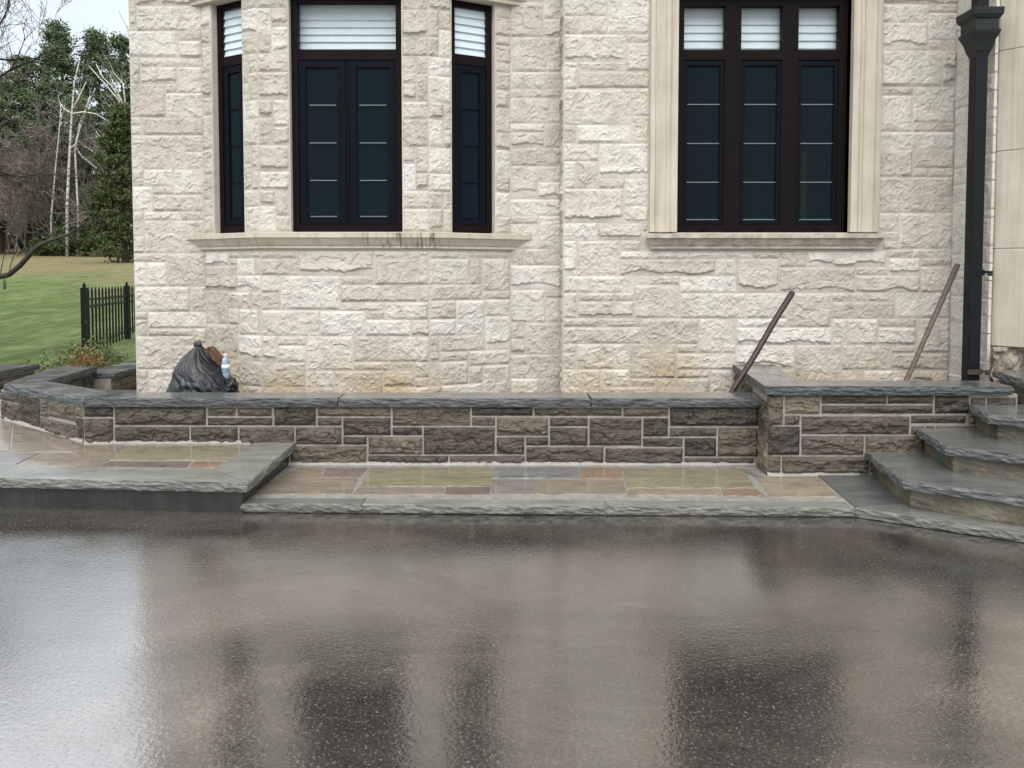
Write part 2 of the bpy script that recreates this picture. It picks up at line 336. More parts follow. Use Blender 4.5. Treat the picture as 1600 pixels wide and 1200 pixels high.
# ------------------------------------------------------------------ ground, driveway
def gz(x, y):
    t = sstep(6.7, 8.2, y); z = -.06 + t * .17
    if y > 8.2: z += .066 * max(0, y - 15) + .012 * (min(y, 15) - 8.2) + .10 * noise.noise(Vector((x * .12, y * .12, 3))) * sstep(9, 16, y)
    if y > 75: z -= .03 * (y - 75)
    return z
ys = [-300, -120, -60, -30, -10, 0, 5, 6.6] + list(np.arange(6.9, 8.4, .25)) + list(np.arange(8.6, 30, .7)) + list(np.arange(30, 80, 2.0)) + [90, 110, 150, 250, 450, 800]
xs = [-800, -300, -150, -100] + list(np.arange(-80, -20, 2.0)) + list(np.arange(-20, 4, .8)) + [6, 10, 16, 25, 40, 80, 150, 300, 800]
v = [(x, y, gz(x, y)) for y in ys for x in xs]; nx = len(xs)
f = [(j*nx+i, j*nx+i+1, (j+1)*nx+i+1, (j+1)*nx+i) for j in range(len(ys)-1) for i in range(nx-1)]
props(mk('ground', v, f, MAT['lawn'], smooth=True), 'green lawn rising towards a dry meadow and the trees', 'lawn', kind='structure')
gx = list(np.arange(-13, 13.1, 1.0)); gy = list(np.arange(-20, 5.1, 1.0)) + [6.3]
v = [(x, y, 0) for y in gy for x in gx]; nx = len(gx)
f = [(j*nx+i, j*nx+i+1, (j+1)*nx+i+1, (j+1)*nx+i) for j in range(len(gy)-1) for i in range(nx-1)]
props(mk('driveway', v, f, MAT['asphalt']), 'rain-wet brown asphalt driveway mirroring the house', 'driveway', kind='structure')
b = MB().box(-3.05, 5.98, .0, 1.95, 7.2, .43).add([(-3.05,5.99,.0),(-3.05,7.2,.0),(-4.0,7.2,.0),(-4.0,6.64,.0),(-3.05,5.99,.43),(-3.05,7.2,.43),(-4.0,7.2,.43),(-4.0,6.64,.43)],[(4,5,6,7),(0,4,7,3),(1,2,6,5),(2,3,7,6)]); props(b.build('planting_bed', MAT['soil']), 'bare soil bed between low wall and bay', 'bed', kind='structure')
b = MB().box(2.2, 5.7, .0, 3.8, 6.9, .50); props(b.build('side_bed', MAT['soil']), 'bare soil bed behind the raised pier wall', 'bed', kind='structure')

# ------------------------------------------------------------------ stone laying
def lay(F, rects, bounds, holes, gap=.0065, fill=True, grow=.035, minw=.045):
    """rects in face metres: settle overlaps, grow until joints are even, fill what is left"""
    s0, z0, s1, z1 = bounds; rs = []
    for a, b_, c, d in rects:
        a, c = max(min(a, c), s0), min(max(a, c), s1); b_, d = max(min(b_, d), z0), min(max(b_, d), z1)
        if c - a > .02 and d - b_ > .015: rs.append([a, b_, c, d])
    obst = [list(h) for h in holes]
    for it in range(3):
        for i in range(len(rs)):
            for q in rs[i+1:] + obst:
                r = rs[i]
                ox = min(r[2], q[2]) - max(r[0], q[0]) + gap; oy = min(r[3], q[3]) - max(r[1], q[1]) + gap
                if ox > 1e-6 and oy > 1e-6:
                    isob = q in obst; k = 1 if isob else .5
                    if ox < oy:
                        if r[0] + r[2] < q[0] + q[2]: r[2] -= ox * k; q[0] += 0 if isob else ox * .5
                        else: r[0] += ox * k; q[2] -= 0 if isob else ox * .5
                    else:
                        if r[1] + r[3] < q[1] + q[3]: r[3] -= oy * k; q[1] += 0 if isob else oy * .5
                        else: r[1] += oy * k; q[3] -= 0 if isob else oy * .5
        rs = [r for r in rs if r[2]-r[0] > .025 and r[3]-r[1] > .02]
    def growall(lim):
        st = .002; left = {id(r): [lim]*4 for r in rs}
        for it in range(int(lim/st)):
            ch = False
            for r in rs:
                for k in range(4):
                    if left[id(r)][k] <= 0: continue
                    n = list(r); n[k] += -st if k < 2 else st
                    if n[0] < s0 or n[1] < z0 or n[2] > s1 or n[3] > z1: continue
                    if any(q is not r and n[0] < q[2]+gap and n[2] > q[0]-gap and n[1] < q[3]+gap and n[3] > q[1]-gap for q in rs + obst): continue
                    r[k] = n[k]; left[id(r)][k] -= st; ch = True
            if not ch: break
    growall(grow)
    auto = []
    if fill:
        c = .012; nx = int((s1-s0)/c); nz = int((z1-z0)/c)
        if nx > 2 and nz > 2:
            occ = np.zeros((nz, nx), bool)
            def mark(q, g):
                i0 = max(0, int(math.floor((q[0]-g-s0)/c))); i1 = min(nx, int(math.ceil((q[2]+g-s0)/c)))
                j0 = max(0, int(math.floor((q[1]-g-z0)/c))); j1 = min(nz, int(math.ceil((q[3]+g-z0)/c)))
                if i1 > i0 and j1 > j0: occ[j0:j1, i0:i1] = True
            for q in rs + obst: mark(q, gap * .4)
            rg = random.Random(int(abs(F.O.x * 1000)) + int(abs(F.O.y * 777)))
            for j in range(nz):
                for i in range(nx):
                    if occ[j, i]: continue
                    w = 0; mw = int(rg.uniform(.22, .55)/c); mh = int(rg.choice((.075, .15, .15, .235))/c)
                    while i+w < nx and not occ[j, i+w] and w < mw: w += 1
                    if i+w < nx and not occ[j, i+w]:
                        k2 = w
                        while i+k2 < nx and not occ[j, i+k2] and k2 < w + int(.1/c): k2 += 1
                        if i+k2 >= nx or occ[j, i+k2]: w = k2
                    h = 1
                    while j+h < nz and not occ[j+h, i:i+w].any() and h < mh: h += 1
                    q = [s0+i*c+gap*.5, z0+j*c+gap*.5, s0+(i+w)*c-gap*.5, z0+(j+h)*c-gap*.5]
                    occ[j:j+h, i:i+w] = True
                    if q[2]-q[0] > minw*.8 and q[3]-q[1] > minw*.7: auto.append(q)
    n0 = len(rs); rs += auto
    growall(.02)
    return rs
def stone_mesh(F, q, seed, edge=.0015, bulge=.008, rough=.0078, res=.014, strat=False, ledge=.24, back=.03):
    a, b_, c, d = q; w, h = c - a, d - b_
    n = max(3, int(round(w/res))); k = max(3, int(round(h/res)))
    rg = random.Random(seed); V = []; tx, tz = rg.uniform(-.012, .012), rg.uniform(-.010, .010)
    led = rg.random() < ledge and h > .10; lz = rg.uniform(.10, .24) * h; lamp = rg.uniform(.008, .016); off = Vector((rg.uniform(0, 99), rg.uniform(0, 99), 0))
    bul = bulge * rg.uniform(.6, 1.4)
    for j in range(k+1):
        for i in range(n+1):
            s_, z_ = w*i/n, h*j/k
            e = min(s_, w-s_, z_, h-z_); p = Vector((s_, z_, 0)) + off
            if i in (0, n): s_ += .003 * noise.noise(Vector((0, z_*25, seed + i)))
            if j in (0, k): z_ += .003 * noise.noise(Vector((s_*25, 5, seed + j)))
            rp = sstep(-.002, .022, e + .007 * noise.noise(p * 30))
            if strat:
                pp = Vector((p.x*3, p.y*26, 0)); pp = Vector((p.x*5, p.y*19, 0)); hh = bul + rough*(noise.noise(pp) + .7*(.5-abs(noise.noise(pp*1.9))*1.6)) + rough*.8*noise.cell(Vector((p.x*9+1.5*noise.noise(p*12), p.y*24+1.5*noise.noise(p*12+Vector((4,4,0))), 0))) + .005*noise.noise(p*30) + tx*(s_/w-.5)
            else:
                cp = Vector((p.x*15 + 1.6*noise.noise(p*14), p.y*20 + 1.6*noise.noise(p*14+Vector((7,3,0))), 0))
                hh = bul + rough*.75*noise.noise(p*4.5) + rough*.55*(.5-abs(noise.noise(p*13+Vector((.5*noise.noise(p*30), 0, 0))))*1.5) + noise.cell(cp)*rough*.65 + .0042*noise.noise(p*45) + tx*(s_/w-.5) + tz*(z_/h-.5)
            if led:
                lim = lz + .045*noise.noise(Vector((p.x*4.5, seed, 0))) + .014*noise.noise(Vector((p.x*26, seed, 5)))
                t = sstep(lim-.006, lim+.006, z_); hh = hh*(.35 + .65*t) + lamp*t*(1 - sstep(lim, lim+.09, z_)*.7)
            V.append(F.P(a+s_, b_+z_, edge + max(-.001, rp*hh)))
    Fc = [(j*(n+1)+i, j*(n+1)+i+1, (j+1)*(n+1)+i+1, (j+1)*(n+1)+i) for j in range(k) for i in range(n)]
    ring = [i for i in range(n+1)] + [j*(n+1)+n for j in range(1, k+1)] + [k*(n+1)+i for i in range(n-1, -1, -1)] + [j*(n+1) for j in range(k-1, 0, -1)]
    b0 = len(V)
    for r_ in ring:
        p = V[r_]; V.append(p - F.N * ((p - F.O).dot(F.N) + back))
    L = len(ring)
    for i in range(L): Fc.append((ring[(i+1)%L], ring[i], b0+i, b0+(i+1)%L))
    return V, Fc
def traced(F, zoom, rects):
    x0, y0, sc = zoom; out = []
    for a, b_, c, d in rects:
        P = [F.px(x0+x/sc, y0+y/sc) for x, y in ((a, b_), (c, b_), (c, d), (a, d))]
        out.append(((P[0][0]+P[3][0])/2, (P[2][1]+P[3][1])/2, (P[1][0]+P[2][0])/2, (P[0][1]+P[1][1])/2))
    return out
def wall_face(mb, F, s0, z0, s1, z1, holes, d=0, reveal=.13):
    S = sorted({s0, s1} | {min(max(h[i], s0), s1) for h in holes for i in (0, 2)}); Z = sorted({z0, z1} | {min(max(h[i], z0), z1) for h in holes for i in (1, 3)})
    for i in range(len(S)-1):
        for j in range(len(Z)-1):
            cx, cz = (S[i]+S[i+1])/2, (Z[j]+Z[j+1])/2
            if any(h[0] < cx < h[2] and h[1] < cz < h[3] for h in holes): continue
            mb.add([F.P(S[i], Z[j], d), F.P(S[i+1], Z[j], d), F.P(S[i+1], Z[j+1], d), F.P(S[i], Z[j+1], d)], [(0,1,2,3)])
    for h in holes:
        c = [(h[0],h[1]),(h[2],h[1]),(h[2],h[3]),(h[0],h[3])]
        for i in range(4):
            p, q = c[i], c[(i+1)%4]
            mb.add([F.P(*p, d), F.P(*q, d), F.P(*q, d-reveal), F.P(*p, d-reveal)], [(0,1,2,3)])

# ------------------------------------------------------------------ HOUSE
house = thing('house', (0, 7.0, 0), 'pale limestone house with a bay, dark windows and carved sills', 'house')
FL = Face((XL, YW0), (XF0, YW0)); FLF = Face((XF0, YW0), (XC0, YBAY)); FC = Face((XC0, YBAY), (XC1, YBAY)); FRF = Face((XC1, YBAY), (XF1, YW0))
FR = Face((XF1, YW0), (X1, YW0)); FS1 = Face((X1, YW0), (X1, YW1)); FW = Face((X1, YW1), (X2, YW1)); FS2 = Face((X2, YW1), (X2, YP + .004))
ZS, ZL = 1.885, 3.93                                  # window sill and lintel heights
def hole(F, xa, xb, y, za=ZS, zb=ZL): return (F.px(xa, y)[0], za, F.px(xb, y)[0], zb)
HLF = hole(FLF, 333, 380, 200); HC = hole(FC, 453, 628, 200); HRF = hole(FRF, 706, 773, 200)
HW = (FW.px(1057, 200)[0], ZS, FW.px(1327, 200)[0], ZL + .02)
SURR = (FW.px(1015, 200)[0], FW.px(1373, 200)[0])
bandB = (-1, 1.725, 9, ZS); bandT = (-1, ZL, 9, 4.16)
A = (200, 0, 16/3); B = (200, 200, 16/3); Cz = (200, 400, 16/3); D = (450, 400, 16/3); E = (600, 0, 16/3); Fz = (600, 200, 16/3); G = (650, 400, 16/3)
H = (850, 0, 3); I = (850, 380, 5); J = (1150, 380, 4); K = (1360, 0, 6); L = (1360, 200, 6)
rL = traced(FL, A, [(0,-60,65,210),(75,-60,270,42),(280,-60,580,40),(75,50,590,255),(5,262,415,470),(425,262,585,335),(440,345,585,480),(0,480,95,680),(105,490,590,555),(120,562,405,695),(415,565,600,770),(20,700,310,975),(318,700,400,765),(325,780,605,975),(20,980,110,1040),(25,1052,110,1115),(125,985,595,1120)]) \
   + traced(FL, B, [(30,65,465,340),(480,70,615,195),(485,205,622,340),(30,350,125,480),(140,350,380,485),(388,350,625,550),(35,490,200,690),(210,490,380,550),(215,560,625,690),(45,700,130,900),(150,700,435,765),(445,700,625,765),(148,775,600,1040),(45,905,130,1040)]) \
   + traced(FL, Cz, [(60,-20,320,45),(330,-20,645,250),(60,55,140,250),(160,55,325,250),(60,260,515,460),(525,265,655,460),(70,470,160,525),(70,535,160,660),(175,470,650,600),(170,605,545,665),(555,605,660,740),(75,672,360,940),(365,672,545,740),(365,745,660,940),(75,950,165,1145),(175,950,400,1145),(405,950,660,1145)])
rLF = traced(FLF, A, [(605,75,685,245),(605,250,690,390),(610,395,695,600),(608,610,690,815),(615,820,695,960),(615,965,705,1235),(935,-60,1060,70),(935,85,1060,290),(945,305,1070,450),(950,460,1000,690),(1005,460,1070,600),(955,695,1010,835),(1010,610,1075,830),(970,840,1085,985),(975,995,1090,1200)]) \
    + traced(FLF, B, [(630,190,708,385),(635,395,708,590),(635,605,708,730),(640,740,715,870),(980,155,1030,295),(1035,155,1090,355),(975,305,1035,510),(1045,365,1095,500),(985,520,1105,650),(990,660,1105,865)]) \
    + traced(FLF, Cz, [(670,-10,840,70),(845,-50,1115,10),(680,85,905,280),(915,25,1050,150),(1060,25,1115,155),(915,165,1115,295),(840,305,1030,435),(670,295,830,560),(840,440,920,560),(930,450,1080,655),(1035,310,1115,440),(1090,460,1112,655),(675,570,915,850),(925,660,1112,870),(850,870,1080,1075),(905,1080,1110,1150)])
rC = traced(FC, A, [(1075,-60,1310,60),(1075,80,1190,290),(1200,70,1310,215),(1195,230,1310,440),(1080,305,1190,440),(1080,450,1330,590),(1080,610,1330,825),(1090,835,1200,975),(1215,835,1340,1050),(1095,985,1195,1190),(1225,1060,1345,1200)]) \
   + traced(FC, B, [(1100,150,1345,355),(1105,365,1345,510),(1110,520,1215,640),(1235,520,1360,725),(1110,655,1230,860),(1245,735,1360,870)]) \
   + traced(FC, E, [(145,-60,265,75),(275,-60,380,75),(145,85,380,300),(145,315,380,460),(150,475,265,690),(275,475,385,610),(155,700,265,840),(275,630,380,835),(160,850,385,990),(160,1000,390,1220)]) \
   + traced(FC, Fz, [(160,160,255,295),(265,165,385,370),(165,300,260,510),(270,385,385,510),(165,530,390,660),(165,680,390,880)]) \
   + traced(FC, Cz, [(1140,-55,1420,15),(1125,30,1420,155),(1130,165,1265,300),(1125,310,1260,440),(1120,455,1590,660),(1125,670,1240,870),(1250,675,1480,740),(1250,750,1475,880),(1115,890,1475,1090)]) \
   + traced(FC, D, [(-55,170,430,445),(95,-60,710,160),(440,170,715,235),(720,-60,1178,20),(730,30,1178,230),(440,245,1075,375),(1085,250,1175,370),(445,390,800,455),(810,390,1140,525),(650,460,800,520),(275,465,640,660),(660,535,1020,660),(1030,540,1175,660),(160,675,540,950),(550,675,835,875),(840,680,1175,880),(555,885,1050,950),(1060,890,1178,1010),(155,960,380,1090),(390,960,790,1150),(800,960,1050,1090),(-213,1100,380,1150),(800,1095,1178,1150),(1060,1018,1178,1085)])
rRF = traced(FRF, E, [(395,-60,545,75),(385,90,460,300),(465,110,550,245),(385,320,450,460),(455,255,555,465),(395,490,560,635),(390,640,565,850),(405,860,490,990),(500,870,570,1080),(400,1000,490,1200),(495,1090,570,1220),(960,85,1050,150),(960,160,1050,295),(960,310,1045,375),(960,390,1045,520),(960,530,1045,600),(960,610,1050,745),(965,760,1050,895),(960,905,1055,1100)]) \
    + traced(FRF, Fz, [(400,175,575,370),(405,390,575,525),(405,535,490,670),(500,540,580,665),(400,680,490,880),(495,680,580,880),(965,50,1050,180),(960,190,1050,395),(965,405,1055,530),(960,545,1055,735),(965,745,1055,885)]) \
    + traced(FRF, G, [(120,-50,430,20),(450,-50,770,15),(120,25,430,230),(455,25,545,220),(555,30,775,285),(120,240,550,365),(565,295,775,355),(120,385,325,520),(335,380,565,650),(575,365,770,495),(580,505,775,760),(120,530,325,660),(120,680,190,870),(210,660,570,795),(205,805,425,870),(440,780,770,910),(120,885,430,1075),(440,925,550,1050),(560,905,775,1150),(120,1090,205,1150),(215,1070,550,1150)])
rR = traced(FR, E, [(1060,-60,1320,10),(1060,20,1320,300),(1335,-20,1500,150),(1335,165,1495,305),(1065,315,1480,595),(1065,605,1495,735),(1065,745,1235,810),(1245,745,1495,810),(1060,820,1480,1020),(1060,1035,1330,1095),(1060,1105,1335,1230),(1340,1040,1485,1230)]) \
   + traced(FR, Fz, [(1060,175,1480,310),(1060,320,1275,585),(1280,325,1480,445),(1285,455,1465,585),(1060,600,1480,725),(1060,735,1280,795),(1060,805,1280,1000),(1290,740,1480,1000),(1055,1010,1165,1140),(1175,1010,1480,1140)]) \
   + traced(FR, G, [(790,80,1210,275),(785,285,1075,550),(1085,290,1210,345),(1085,355,1210,545),(790,560,905,685),(795,695,905,815),(915,555,1205,815),(790,825,1200,1015),(785,1025,1030,1150),(1040,1025,1205,1150)])
rW = traced(FW, H, [(105,-40,295,70),(300,-40,490,155),(105,80,165,155),(170,80,290,155),(105,165,380,285),(385,165,490,195),(390,205,490,325),(105,295,155,415),(160,292,380,328),(160,338,485,412),(105,422,400,580),(410,415,485,538),(415,548,485,665),(100,590,150,668),(155,590,400,668),(100,675,250,750),(260,675,480,832),(100,760,148,880),(155,760,252,878),(258,840,372,880),(382,840,480,960),(98,888,370,1040),(375,968,480,1042),(98,1050,245,1125),(250,1050,480,1125)]) \
   + traced(FW, I, [(155,-15,250,245),(260,-15,585,250),(600,-20,795,48),(600,58,1125,120),(1130,58,1610,120),(600,128,1335,245),(1345,128,1490,248),(155,258,695,380),(710,260,1045,320),(710,330,1045,580),(1070,262,1495,385),(150,392,255,578),(270,392,545,450),(555,392,690,450),(270,460,690,578),(1070,395,1570,580),(150,590,755,650),(150,660,755,780),(770,595,1195,780),(1210,595,1490,850),(150,790,245,850),(150,860,245,980),(260,790,660,980),(675,795,1025,1050),(1040,795,1200,855),(1045,862,1490,985),(150,990,435,1180),(448,990,660,1115),(448,1125,870,1180),(670,1060,870,1118),(880,1060,1285,1180),(1040,990,1290,1050),(1300,995,1500,1180)]) \
   + traced(FW, J, [(120,55,270,92),(5,100,262,305),(275,50,435,145),(450,50,930,145),(945,45,1095,88),(1105,35,1335,88),(275,155,740,305),(750,150,945,195),(955,95,1145,195),(1160,92,1332,140),(755,205,1145,302),(1155,150,1330,302),(65,315,315,465),(325,315,590,520),(600,312,810,358),(820,312,990,360),(600,370,985,468),(1000,312,1328,465),(10,475,315,522),(10,530,590,628),(605,478,880,628),(890,475,1115,520),(900,530,1115,630),(1128,470,1325,680),(975,640,1118,680),(10,640,360,755),(370,640,650,845),(662,640,960,790),(970,690,1300,788),(665,795,795,845),(805,798,1080,865),(1110,798,1300,845)]) \
   + traced(FW, K, [(135,-60,695,35),(700,-60,820,25),(140,45,525,205),(545,40,810,115),(130,215,530,465),(545,125,780,370),(550,380,820,465),(125,475,665,805),(680,475,805,635),(680,645,800,805),(115,815,390,890),(405,815,780,1145),(115,900,390,1225),(415,1150,780,1230)]) \
   + traced(FW, L, [(95,40,780,200),(85,210,390,450),(405,210,775,370),(400,380,535,455),(545,380,770,455),(80,465,740,790),(75,800,255,965),(265,800,760,1130),(100,985,265,1050),(90,1060,260,1130)])
ZHI = 4.5                                              # stones are laid a little above the top of the picture
surr_h = (SURR[0], ZS-.01, SURR[1], 4.32); sillW = (FW.px(1003, 370)[0], 1.725, FW.px(1378, 370)[0], ZS+.004)
todo = [(FL, rL, []), (FLF, rLF, [HLF, bandB, bandT]), (FC, rC, [HC, bandB, bandT]), (FRF, rRF, [HRF, bandB, bandT]), (FR, rR, []), (FS1, [], []), (FW, rW, [surr_h, sillW]), (FS2, [], [])]
wallmb = MB(); stones = []
for F, rr, holes in todo:
    ZB = .36
    hh = [h for h in holes if h in (HLF, HC, HRF)] + ([HW] if F is FW else [])
    wall_face(wallmb, F, 0, ZBOT, F.L, ZTOP, hh, 0, .14)
    for q in lay(F, rr, (.002, ZB, F.L-.002, ZHI), holes): stones.append((F, q))
# closed shell: left flank, back, roof slab, interior stays dark
yb = 12.5
wallmb.add([(XL, YW0, ZBOT), (XL, yb, ZBOT), (XL, yb, ZTOP), (XL, YW0, ZTOP)], [(0,1,2,3)])
wallmb.add([(XL, yb, ZBOT), (9, yb, ZBOT), (9, yb, ZTOP), (XL, yb, ZTOP)], [(0,1,2,3)])
wallmb.add([(9, YP, ZBOT), (9, yb, ZBOT), (9, yb, ZTOP), (9, YP, ZTOP)], [(0,1,2,3)])
wall = wallmb.build('wall', MAT['mortar'], house)
rfm = MB().box(XL-.35, 6.3, ZTOP, 9.3, yb+.3, ZTOP+.25); rfm.build('roof', simple('roof_fascia', (.05,.045,.04), .6), house)
im = MB(); im.add([(XL+.02, 7.2, .9), (9, 7.2, .9), (9, yb-.02, .9), (XL+.02, yb-.02, .9)], [(0,1,2,3)])
im.add([(XL+.02, 7.6, 5), (9, 7.6, 5), (9, yb-.02, 5), (XL+.02, yb-.02, 5)], [(0,1,2,3)])
im.add([(XL+.02, 9.4, .9), (9, 9.4, .9), (9, 9.4, 5), (XL+.02, 9.4, 5)], [(0,1,2,3)])
im.build('interior', MAT['dark'], house)
stones.sort(key=lambda t: -(t[1][2]-t[1][0])*(min(t[1][3], 4.0)-min(t[1][1], 3.97)))
rest = MB()
for i, (F, q) in enumerate(stones):
    V, Fc = stone_mesh(F, q, i*13+5, res=.0105 if i < 380 else .016, **(dict(bulge=.003, rough=.004, ledge=0) if F is FS2 else {}))
    if i < 298 or F is FS2: mk('stone', V, Fc, MAT['lime_smeared' if F is FS2 else 'lime'], wall)
    else: rest.add(V, Fc)
props(rest.build('small_stones', MAT['lime'], wall), kind='stuff')
print('house stones', len(stones))

# --- sills, lintels, surround
bay = [Vector((XF0, YW0)), Vector((XC0, YBAY)), Vector((XC1, YBAY)), Vector((XF1, YW0))]
def bay_off(o):
    n = [FLF.N.xy, FC.N.xy, FRF.N.xy]; pts = []
    def isect(p, d, q, e):
        den = d.x*e.y - d.y*e.x; t = ((q.x-p.x)*e.y - (q.y-p.y)*e.x)/den; return p + d*t
    ln = [(bay[i] + n[i]*o, (bay[i+1]-bay[i]).normalized()) for i in range(3)]
    w0 = (Vector((0, YW0-.004)), Vector((1, 0)))
    return [isect(*ln[0], *w0), isect(*ln[0], *ln[1]), isect(*ln[1], *ln[2]), isect(*ln[2], *w0)]
def bay_mould(name, prof, mat, gapw=.0015):
    offs = [bay_off(o) for o, z in prof]
    for k in range(3):
        mb = MB(); n = len(prof); va = [Vector((offs[i][k].x, offs[i][k].y, prof[i][1])) for i in range(n)]; vb = [Vector((offs[i][k+1].x, offs[i][k+1].y, prof[i][1])) for i in range(n)]
        va = [p + (q-p).normalized()*gapw for p, q in zip(va, vb)]; vb = [q + (p-q).normalized()*gapw for p, q in zip(va, vb)]
        mb.add(va + vb, [(i, (i+1)%n, n+(i+1)%n, n+i) for i in range(n)] + [tuple(range(n)), tuple(range(2*n-1, n-1, -1))])
        mb.build(name, mat, house)
bay_mould('window_sill', [(-.10,1.742),(.032,1.742),(.032,1.765),(.042,1.77),(.075,1.822),(.078,1.83),(.09,1.832),(.09,1.872),(-.10,1.885)], MAT['precast'])
bay_mould('lintel', [(-.02,3.932),(.05,3.932),(.05,3.965),(.07,3.975),(.07,4.02),(.10,4.05),(.10,4.15),(-.02,4.155)], MAT['precast'])
def straight_mould(name, F, s0, s1, prof, mat, ret=True):
    n = len(prof); va = [F.P(s0 + (.11-max(o, 0) if ret else 0), z, o) for o, z in prof]; vb = [F.P(s1 - (.11-max(o, 0) if ret else 0), z, o) for o, z in prof]
    return MB().add(va+vb, [(i, (i+1)%n, n+(i+1)%n, n+i) for i in range(n)] + [tuple(range(n)), tuple(range(2*n-1, n-1, -1))]).build(name, mat, house)
straight_mould('window_sill', FW, sillW[0]+.004, sillW[2]-.004, [(-.13,1.742),(.045,1.742),(.045,1.765),(.055,1.77),(.088,1.822),(.09,1.83),(.11,1.832),(.11,1.872),(-.13,1.885)], MAT['precast'])
for sgn, sa, sb in ((1, SURR[0], HW[0]), (-1, SURR[1], HW[2])):
    mb = MB(); w = abs(sb-sa); P = [(0, .045), (.16, .055), (.2, .03), (.55, .03), (.62, .045), (.72, .045), (.78, .06), (1, .06)]
    pr = [(sa + sgn*w*t, d) for t, d in P]; pr = [(sa, -.02)] + pr + [(sb, -.12)]
    n = len(pr); va = [FW.P(s_, 1.8865, d) for s_, d in pr]; vb = [FW.P(s_, 4.02, d) for s_, d in pr]
    mb.add(va+vb, [(i, i+1, n+i+1, n+i) for i in range(n-1)] + [tuple(range(n)), tuple(range(2*n-1, n-1, -1))])
    mb.build('window_surround', MAT['precast'], house)
MB().obox(FW, SURR[0]-.03, 4.022, SURR[1]+.03, 4.30, -.02, .07).build('lintel', MAT['precast'], house)

# --- windows
def rect_frame(mb, F, s0, z0, s1, z1, w, d0, d1, wb=None, wt=None):
    wb = wb or w; wt = wt or w
    mb.obox(F, s0, z0, s0+w, z1, d0, d1); mb.obox(F, s1-w, z0, s1, z1, d0, d1)
    mb.obox(F, s0+w, z0, s1-w, z0+wb, d0, d1); mb.obox(F, s0+w, z1-wt, s1-w, z1, d0, d1); return mb
def window(F, hole_, cols, ztr, lab, fw_=.05, mul=.13, sash=.045, bars=3):
    s0, z0, s1, z1 = hole_; g = .003; s0 += g; s1 -= g; z0 += g; z1 -= g
    D0, D1 = -.135, -.06
    fr = rect_frame(MB(), F, s0, z0, s1, z1, fw_, D0, D1, .065).build('window', MAT['frame'], house); fr['label'] = lab
    n = cols; W_ = (s1-s0-2*fw_ - (n-1)*mul)/n; tb = .085
    MB().obox(F, s0+fw_, ztr, s1-fw_, ztr+tb, D0, D1-.004).build('transom', MAT['frame'], fr)
    cells = []
    for k in range(n):
        a = s0+fw_+k*(W_+mul); cells.append((a, a+W_))
        if k: 
            MB().obox(F, a-mul, z0+.065, a, ztr, D0, D1-.002).build('mullion', MAT['frame'], fr)
            MB().obox(F, a-mul, ztr+tb, a, z1-fw_, D0, D1-.002).build('mullion', MAT['frame'], fr)
    return fr, cells, (z0+.065, ztr, ztr+tb, z1-fw_), (D0, D1)
def pane(F, a, za, b_, zb, d, mat, fr, name='pane'):
    return MB().obox(F, a, za, b_, zb, d-.004, d).build(name, mat, fr)
blinds = []
def blind(F, a, za, b_, zb, d, lab):
    t = thing('window_blind', F.P((a+b_)/2, za, d), lab, 'blind', 'white blinds behind the upper panes')
    h = .062; n = max(2, int((zb-za)/h))
    for i in range(n):
        z = za + (zb-za)*i/n; hh = (zb-za)/n
        v = [F.P(a, z, d+.004), F.P(b_, z, d+.004), F.P(b_, z+hh*.80, d-.012), F.P(a, z+hh*.80, d-.012), F.P(b_, z+hh+.012, d-.014), F.P(a, z+hh+.012, d-.014)]
        v += [p - F.N*.002 for p in v]
        mk('slat', v, [(0,1,2,3),(3,2,4,5),(7,6,9,8),(8,9,11,10),(1,0,6,7),(5,4,10,11),(0,3,9,6),(3,5,11,9),(2,1,7,8),(4,2,8,10)], MAT['blind'], t)
def lower_sash(F, fr, a, b_, za, zb, D, bars, sash=.045, mat='screen', barmat='bar', inset=.02):
    s = rect_frame(MB(), F, a+.004, za+.004, b_-.004, zb-.004, sash, D-.05, D-.012).build('sash', MAT['sash'], fr)
    ia, ib, iza, izb = a+sash, b_-sash, za+sash, zb-sash
    pane(F, ia, iza, ib, izb, D-.03, MAT[mat], fr)
    for k in range(1, bars+1):
        z = iza + (izb-iza)*k/(bars+1)
        MB().obox(F, ia+inset, z-.004, ib-inset, z+.004, D-.028, D-.022).build('grille_bar', MAT[barmat], fr)
    for z in (iza+.012, ):
        MB().obox(F, ia+inset, z-.004, ib-inset, z+.004, D-.028, D-.022).build('grille_bar', MAT[barmat], fr)
    return ia, ib
zt = FC.px(540, 90)[1]
fr, cells, zz, DD = window(FC, HC, 1, zt, 'wide bay window with two dark casements under a transom pane', .055)
a, b_ = cells[0]; pane(FC, a, zz[2], b_, zz[3], -.122, MAT['glass'], fr)
blind(FC, a-.02, zz[2]-.02, b_+.02, zz[3]+.02, -.20, 'white blind behind the wide top pane of the bay, between its narrow windows')
mid = (a+b_)/2
lower_sash(FC, fr, a, mid-.012, zz[0], zz[1], DD[1], 3, .06, 'screen', 'bar', .03); lower_sash(FC, fr, mid+.012, b_, zz[0], zz[1], DD[1], 3, .06, 'screen', 'bar', .03)
MB().obox(FC, mid-.012, zz[0], mid+.012, zz[1], -.13, -.075).build('mullion', MAT['sash'], fr)
for F, hl, lab, bl in ((FLF, HLF, 'narrow window on the bay facet nearest the house corner', 'left'), (FRF, HRF, 'narrow window on the bay facet nearest the recess', 'right')):
    fr, cells, zz, DD = window(F, hl, 1, zt, lab, .05)
    a, b_ = cells[0]; pane(F, a, zz[2], b_, zz[3], -.070, MAT['glass'], fr)
    blind(F, a+.003, zz[2]+.002, b_-.003, zz[3]-.002, -.092, 'white blind behind the top pane of the narrow %s bay window' % bl)
    lower_sash(F, fr, a, b_, zz[0], zz[1], DD[1], 3, .06, 'screen', 'sash', .0)
